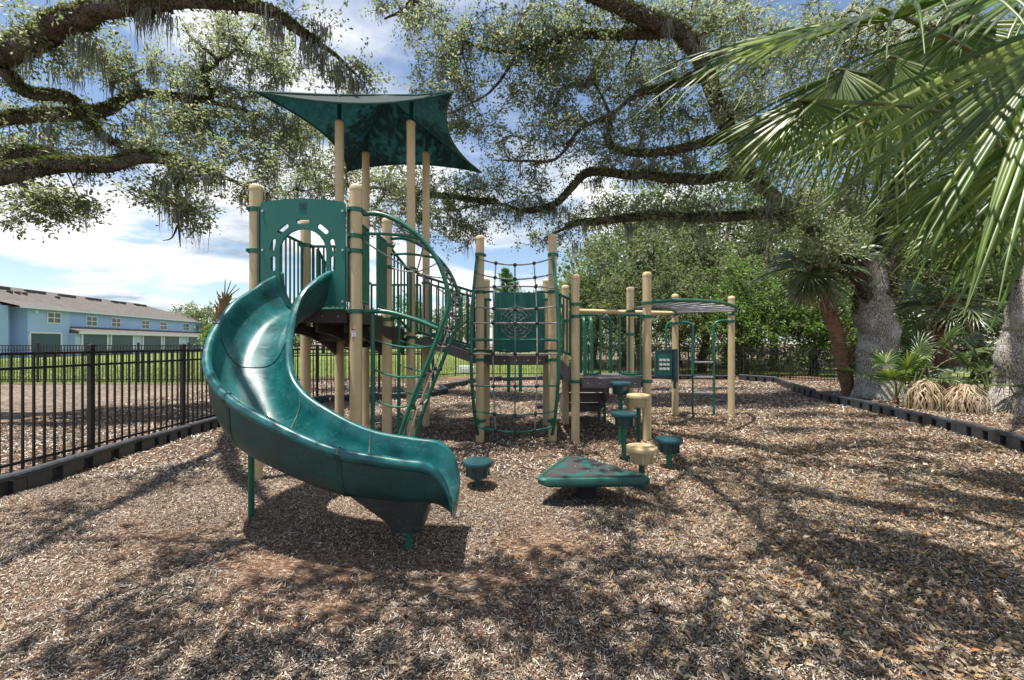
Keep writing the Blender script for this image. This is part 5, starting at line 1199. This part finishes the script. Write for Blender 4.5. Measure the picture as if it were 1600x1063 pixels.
# ------------------------------------------------------------------ palms
def frond_geo(hub, axis, nrm, L_, g, n=34, spread=125, droop=1.0, w=.028, segs=9, fold=.35, join=.34):
    """costapalmate leaf: folded segments joined near the hub, free and drooping towards the tips"""
    axis = unit(np.array(axis, float)); nrm = np.array(nrm, float); nrm = unit(nrm - axis * nrm.dot(axis)); side = np.cross(axis, nrm)
    V = []; Fc = []; hub = np.array(hub, float)
    for i in range(n):
        f = -1 + 2 * (i + .5) / n; a = R(spread) * f; d = axis * math.cos(a) + side * math.sin(a) + nrm * (.16 * abs(f)); d = unit(d)
        ln = L_ * (.72 + .28 * math.cos(a * .75)) * g.uniform(.72, 1.1); p = hub + axis * (.10 * L_ * (1 - abs(f))); ds = ln / segs; da = R(spread) * 2 / n; b = len(V)
        k = droop * g.uniform(.55, 1.6); tw = g.normal() * .5
        for s in range(segs + 1):
            fr = s / segs; r_ = fr * ln
            ww = min(max(.006, r_ * da * .52), w) if fr < join else w * (1 - ((fr - join) / (1 - join)) ** 1.6) + .0015
            sd = unit(np.cross(d, nrm + side * tw * fr)); up = np.cross(sd, d)
            V += [p - sd * ww, p + up * ww * (fold + .9), p + sd * ww] if i % 1 == 0 else []
            bend = k * (fr ** 1.6) * .34
            d = unit(d + np.array([0, 0, -bend]) + g.normal(size=3) * .012); p = p + d * ds
        for s in range(segs):
            q = b + 3 * s; Fc += [(q, q + 1, q + 4, q + 3), (q + 1, q + 2, q + 5, q + 4)]
    return np.array(V), np.array(Fc)
def frond(parent, crown, hub, axis, nrm, L_, g, m='palm', **kw):
    V, Fc = frond_geo(hub, axis, nrm, L_, g, **kw); o = np_obj('frond', V, Fc, M[m], parent, False)
    c = np.array(crown, float); h = np.array(hub, float); mid = (c + h) / 2 + np.array([.10, .05, .20]) * np.linalg.norm(h - c)
    MB().tube(cr([c, mid, h, h + unit(np.array(axis, float)) * .1 * L_], 5), list(np.linspace(.022, .008, 16)), 6).build('petiole', M['petiole'] if m != 'palmdead' else M['palmbark'], o)
    return o
gp = np.random.default_rng(77)
base = (4.55, 3.0, 0)
pal = empty('fan_palm', base, 'big fan palm whose near green fronds hang in from the upper right', 'palm tree')
MB().tube(cr([(4.55, 3.0, -.2), (4.5, 3.02, .7), (4.42, 3.05, 1.4), (4.35, 3.05, 2.0)], 6), [.24] + [.19] * 17 + [.22], 14).build('trunk', M['palmbark'], pal)
cw = (4.3, 3.05, 2.0)
near = [  # hub, axis, normal, length, kwargs
    (P(1415, 28, 2.5), (-.95, -.1, -.25), (-.05, -.45, .9), 1.55, dict(n=54, spread=82, droop=.62, w=.013, join=.2)),
    (P(1265, 158, 2.7), (-.62, -.1, -.80), (-.6, -.55, .6), .84, dict(n=38, spread=66, droop=.5, w=.011, join=.2)),
    (P(1700, 20, 1.8), (-.66, -.0, -.74), (-.45, -.75, .5), 1.42, dict(n=30, spread=34, droop=.30, w=.015, join=.16)),
    (P(1740, 140, 1.75), (-.55, .05, -.82), (-.45, -.75, .5), 1.05, dict(n=18, spread=28, droop=.25, w=.015, join=.16)),
    (P(1700, -60, 2.3), (-.9, .1, -.42), (-.2, -.6, .8), 1.15, dict(n=18, spread=38, droop=.7, w=.014, join=.2)),
    (P(1500, 40, 3.4), (-.35, .1, -.8), (-.5, -.6, .6), 1.45, dict(n=44, spread=75, droop=.8, w=.014, join=.2)),
    (P(1600, 230, 3.4), (-.45, .0, -.85), (-.5, -.7, .5), 1.1, dict(n=34, spread=60, droop=.6, w=.014, join=.2)),
    (P(1400, 90, 3.2), (-.20, .2, -.98), (-.5, -.6, .3), 1.25, dict(n=44, spread=60, droop=.7, w=.013, join=.2)),
    (P(1320, 110, 3.3), (-.35, .2, -.9), (-.5, -.6, .3), 1.0, dict(n=34, spread=62, droop=.7, w=.012, join=.2)),
    (P(1560, -20, 3.2), (-.5, .2, .5), (-.2, -.9, .3), 1.0, dict(n=34, spread=95, droop=1.0, w=.014, join=.2)),
    (P(1480, 280, 3.6), (-.4, .0, -.9), (-.5, -.7, .4), .9, dict(n=28, spread=50, droop=.5, w=.012, join=.2)),
    (P(1540, 330, 4.0), (-.5, .0, -.85), (-.5, -.7, .4), .9, dict(n=28, spread=60, droop=.5, w=.013, join=.2)),
]
for hub, ax, nm, L_, kw in near: frond(pal, cw, hub, ax, nm, L_, gp, **kw)
for ax, nm in (((1, .2, .5), (-.3, 0, 1)), ((.8, -.7, .3), (0, 0, 1)), ((.4, .9, .5), (0, -.3, 1)), ((.2, -1, .4), (0, .3, 1)), ((.0, .3, 1), (-1, 0, .2))):
    h = np.array(cw) + unit(np.array(ax)) * 1.0; frond(pal, cw, h, ax, nm, 1.1, gp, n=24, spread=110, droop=1.0)

def palm(name, label, base, lean, top, nf, L_, seed, stalk=(.5, .9), m='palmdark', dead=0, rad=.16, group=None, n=22, elev=(-.6, .9), trunk=True, cat='palm tree'):
    g = np.random.default_rng(seed); root = empty(name, base, label, cat, group); b = np.array(base, float); tp = b + np.array([lean[0], lean[1], top])
    if trunk:
        mb = MB(); p = cr([b - [0, 0, .2], b + np.array([lean[0] * .25, lean[1] * .25, top * .35]), b + np.array([lean[0] * .6, lean[1] * .6, top * .7]), tp], 7)
        mb.tube(p, list(rad * g.uniform(.88, 1.12, len(p))), 12)
        o = mb.build('trunk', M['palmbark'], root)
        if top > 1.2:   # old leaf bases
            bs = MB()
            for s in np.linspace(.25, 1, 34):
                q = p[min(len(p) - 1, int(s * (len(p) - 1)))]; a = g.uniform(0, 6.28); u = np.array([math.cos(a), math.sin(a), 0])
                bs.tube([q + u * rad * .8, q + u * rad * 1.35 + np.array([0, 0, .12]), q + u * rad * 1.7 + np.array([0, 0, .26])], [.04, .03, .012], 5)
            tag(bs.build('leaf_bases', M['palmbark'], o), kind='stuff')
    for k in range(nf + dead):
        az = g.uniform(0, 6.28) if nf > 6 else 6.28 * k / nf + g.normal() * .3; isd = k >= nf; el = g.uniform(*elev) if not isd else g.uniform(-1.3, -.8)
        u = np.array([math.cos(az) * math.cos(el), math.sin(az) * math.cos(el), math.sin(el)]); st = g.uniform(*stalk) * (1 if not isd else .5); hub = tp + u * st
        ax = unit(u + np.array([0, 0, -.25 if not isd else -.8])); nm = np.array([-u[0] * .3, -u[1] * .3, 1.]) if el > -1.1 else np.array([u[0], u[1], .2])
        frond(root, tp, hub, ax, nm, L_ * g.uniform(.8, 1.1), g, m if not isd else 'palmdead', n=n, spread=115, droop=1.0 if not isd else .5, w=.022, segs=6)
    return root
b_ = P(1328, 612, 11.4); palm('fan_palm', 'slim brown palm trunk leaning left with a dark hanging crown', (b_[0], 11.4, 0), (-1.25, -.3), 3.55, 20, .95, 41, (.35, .75), dead=5, elev=(-1.0, .6))
b_ = P(1470, 600, 11.2); palm('fan_palm', 'shaggy palm with pale fronds between the two oak trunks', (b_[0], 11.2, 0), (.1, .0), 2.6, 16, .9, 42, (.4, .8), dead=6, elev=(-.9, .8))
for k, (px, py, d, nf, L_, st, label, m) in enumerate([(1425, 615, 10.2, 7, .62, (.9, 1.5), 'palmetto with tall bare stalks right of the pale trunk', 'palmdark'), (1505, 610, 10.0, 8, .72, (.6, 1.2), 'spiky palmetto in front of the right fence', 'palmdark'), (1400, 640, 9.5, 5, .6, (.5, .9), 'low palmetto beside the foot of the pale trunk', 'palm'), (1548, 620, 9.3, 7, .6, (.6, 1.0), 'palmetto left of the right edge trunk', 'palmdark'), (1455, 590, 12.0, 8, .75, (1.0, 1.8), 'tall palmetto deep behind the dead clumps', 'palmdark')]):
    b_ = P(px, py, d); palm('palmetto', label, (b_[0], d, 0), (0, 0), .18, nf, L_, 50 + k, st, m=m, rad=.06, group='palmettos at right', n=20, elev=(.35, 1.35), cat='palmetto')
# drooping dead clumps
for k, (px, d, r_, h, label) in enumerate([(1445, 8.9, .30, .62, 'brownish shaggy dead palm clump nearer the pale trunk'), (1507, 8.5, .33, .55, 'pale straw coloured dead palm clump like a mop')]):
    g = np.random.default_rng(60 + k); x = (px - 800) * d / F; root = empty('dead_palm_clump', (x, d, 0), label, 'dead palm', 'dead palm clumps at right'); V = []; Fc = []; b = 0
    for s in range(230):
        az = g.uniform(0, 6.28); u = np.array([math.cos(az), math.sin(az), 0]); sd = np.array([-u[1], u[0], 0]); w = g.uniform(.008, .016); rr = r_ * g.uniform(.55, 1.25); hh = h * g.uniform(.55, 1.1)
        for i in range(6):
            t = i / 5; c = np.array([x, d, 0]) + u * rr * min(1, (t * 1.7) ** .6) + sd * g.normal() * .028 + np.array([0, 0, hh * (1 - t ** 1.7 * .98) + .0]); V += [c - sd * w * (1 - t * .5), c + sd * w * (1 - t * .5)]
            if i < 5: Fc.append((b + 2 * i, b + 2 * i + 1, b + 2 * i + 3, b + 2 * i + 2))
        b += 12
    tag(np_obj('dead_leaves', np.array(V), np.array(Fc), M['palmdead'], root), kind='stuff'); MB().lathe([(.10, -.1), (.12, .2), (.06, h * .9)], (x, d, 0), 8).build('stump', M['palmbark'], root)
# bare far palm
def bare_palm():
    g = np.random.default_rng(70); d = 26.0; x = P(338, 500, d)[0]; root = empty('bare_palm', (x, d, 0), 'bare palm trunk with a few cut stalks left of the slide', 'palm tree')
    p = cr([(x, d, -.1), (x + .15, d, 1.5), (x + .32, d, 3.0), (x + .52, d, 4.3)], 5); MB().tube(p, .26, 10).build('trunk', M['palmbark'], root); bs = MB()
    for s in range(120):
        q = p[g.integers(0, len(p))]; a = g.uniform(0, 6.28); u = np.array([math.cos(a), math.sin(a), 0]); q = q + [0, 0, g.uniform(-.1, .1)]; bs.tube([q + u * .2, q + u * .34 + [0, 0, .16], q + u * .42 + [0, 0, .36]], [.07, .05, .02], 5)
    tag(bs.build('leaf_bases', M['palmbark'], root), kind='stuff')
    for dx, dz in ((.05, 1.35), (.42, 1.25), (.75, 1.0), (.95, .75), (.8, .1)): MB().tube([(x + .52, d, 4.2), (x + .52 + dx, d, 4.2 + dz)], [.05, .02], 5).build('stalk', M['petiole'], root)
    b2 = P(330, 545, 24)
bare_palm()
g = np.random.default_rng(71)
c = np.array([P(334, 515, 30)]) + g.normal(size=(1000, 3)) * [.38, .4, .5] - [0, 0, .6]; c[:, 2] = np.maximum(c[:, 2], .1); V, Fc = leaves(c, .32, g, .3)
sh = empty('shrub', (P(334, 515, 30)[0], 30, 0), 'bright green shrub below the bare palm trunk', 'shrub'); np_obj('foliage', V, Fc, M['brightleaf'], sh); MB().tube([(P(334, 515, 30)[0], 30, -.1), (P(334, 515, 30)[0], 30, 1.6)], .06, 6).build('stem', M['twig'], sh)

# ------------------------------------------------------------------ loose cover on the ground
def in_mulch_x(y): 
    yy = [p[1] for p in RB[::-1]]; return np.interp(y, yy, [p[0] for p in RB[::-1]])
g = np.random.default_rng(5)
def scatter(n, y0, y1, power, xl=-9.3, xr=14.5):
    zz = np.linspace(y0, y1, 400); w = (np.minimum(1.32 * zz, xr) + np.minimum(1.32 * zz, -xl)) * (zz / y0) ** power; cdf = np.cumsum(w); cdf /= cdf[-1]
    y = np.interp(g.uniform(0, 1, n), cdf, zz); lo = np.maximum(-1.32 * y, xl); hi = np.minimum(1.32 * y, xr); return lo + (hi - lo) * g.uniform(0, 1, n), y
def redness(x, y):
    r_ = np.zeros_like(x)
    for cx, cy, rx, ry in ((-1.5, 2.62, .9, .32), (-.2, 2.5, .7, .3), (.15, 2.95, .5, .3), (-2.4, 3.0, .5, .3), (-.9, 2.2, .5, .2)): r_ = np.maximum(r_, np.exp(-(((x - cx) / rx) ** 2 + ((y - cy) / ry) ** 2)))
    return r_
def chips(x, y, ln, wd, tilt=.28, ridge=True, z=0.004):
    N = len(x); a = g.uniform(0, 6.283, N); tl_ = g.normal(size=N) * tilt; t2 = g.normal(size=N) * tilt * 1.2
    d = np.stack([np.cos(a) * np.cos(tl_), np.sin(a) * np.cos(tl_), np.sin(tl_)], 1); s = np.stack([-np.sin(a), np.cos(a), np.sin(t2)], 1); s = unit(s); up = np.cross(d, s)
    c = np.stack([x, y, gz(x, y) + z + np.abs(np.sin(tl_)) * ln * .5 + g.uniform(0, .010, N)], 1); L2 = (d * (ln / 2)[:, None]); W2 = s * (wd / 2)[:, None]; U = up * (wd * .30)[:, None]
    if ridge:
        V = np.stack([c - L2 - W2 * .7, c + L2 - W2, c - L2 * .9 + U, c + L2 * 1.05 + U, c - L2 + W2, c + L2 * .9 + W2 * .6], 1).reshape(-1, 3); b = (np.arange(N) * 6)[:, None, None]
        return V, (b + np.array([[[0, 1, 3, 2], [2, 3, 5, 4]]])).reshape(-1, 4)
    V = np.stack([c - L2 - W2 * .5, c + L2 * .7 - W2, c + L2 + W2 * .4, c - L2 * .6 + W2], 1).reshape(-1, 3); return V, np.arange(4 * N).reshape(N, 4)
x, y = scatter(330000, 1.45, 4.6, -.55); keep = g.uniform(0, 1, len(x)) > redness(x, y) * .93; x, y = x[keep], y[keep]; n = len(x)
V, Fc = chips(x, y, (.005 + .030 * g.uniform(0, 1, n) ** 2.2) * (.85 + .06 * y), g.uniform(.0025, .0068, n), .34, False); tag(np_obj('wood_chips', V, Fc, M['chip']), 'shredded wood mulch chips covering the playground foreground', 'mulch', kind='stuff')
x, y = scatter(150000, 4.4, 15.5, -1.1); n = len(x); V, Fc = chips(x, y, g.uniform(.02, .055, n) * (.75 + .07 * y), g.uniform(.008, .016, n) * (.7 + .07 * y), .30, False); tag(np_obj('wood_chips', V, Fc, M['chip']), 'wood mulch chips further back under the play structure', 'mulch', kind='stuff')
x, y = scatter(60000, 1.45, 9.0, -.7); p_ = np.clip((x - .3) / 1.6, 0.03, 1); k = g.uniform(0, 1, len(x)) < p_; x, y = x[k], y[k]; n = len(x)
V, Fc = leaves(np.stack([x, y, gz(x, y) + g.uniform(.008, .022, n)], 1), .046, g, .40, 3.0); tag(np_obj('leaf_litter', V, Fc, M['litter']), 'tan and orange dead oak leaves strewn over the right foreground', 'leaf litter', kind='stuff')
# twigs and sticks
mb = MB()
for _ in range(260):
    yy = g.uniform(1.5, 6); xx = g.uniform(-1.25, 1.25) * yy; a = g.uniform(0, 6.28); l = g.uniform(.04, .14); zz = float(gz(xx, yy)) + .012
    mb.tube([(xx, yy, zz), (xx + l * .5 * math.cos(a), yy + l * .5 * math.sin(a), zz + .008), (xx + l * math.cos(a + .2), yy + l * math.sin(a + .2), zz + .002)], .0022, 4)
tag(mb.build('twigs', M['rope'], None), 'thin grey twigs lying scattered on the mulch', 'twigs', kind='stuff')
# grass on the lawn strip
n = 60000; yy = 15.5 + 22 * g.uniform(0, 1, n) ** 1.6; xx = g.uniform(-1.35, .75, n) * yy; k = (xx < -2.6) | (yy > 18.5); xx, yy = xx[k], yy[k]; n = len(xx)
V, Fc = leaves(np.stack([xx, yy, np.full(n, -.02)], 1), .13, g, .12, .1, np.tile(np.array([[0, 0, 1.6]]), (n, 1))); tag(np_obj('lawn_grass', V, Fc, M['grass']), 'bright green lawn grass beyond the far fences', 'grass', kind='stuff')
# small green weeds in the mulch
for k, (px, py, label) in enumerate([(669, 905, 'single fresh green leaf on the mulch below the slide foot'), (1560, 995, 'small green sprout in the mulch at lower right')]):
    d = CAMH * F / (py - HOR); x = (px - 800) * d / F; c = np.array([[x, d, .02]]) + g.normal(size=(5 if k else 1, 3)) * [.012, .012, .006]; V, Fc = leaves(c, .035, g, .5, .5)
    tag(np_obj('weed', V, Fc, M['brightleaf']), label, 'weed')
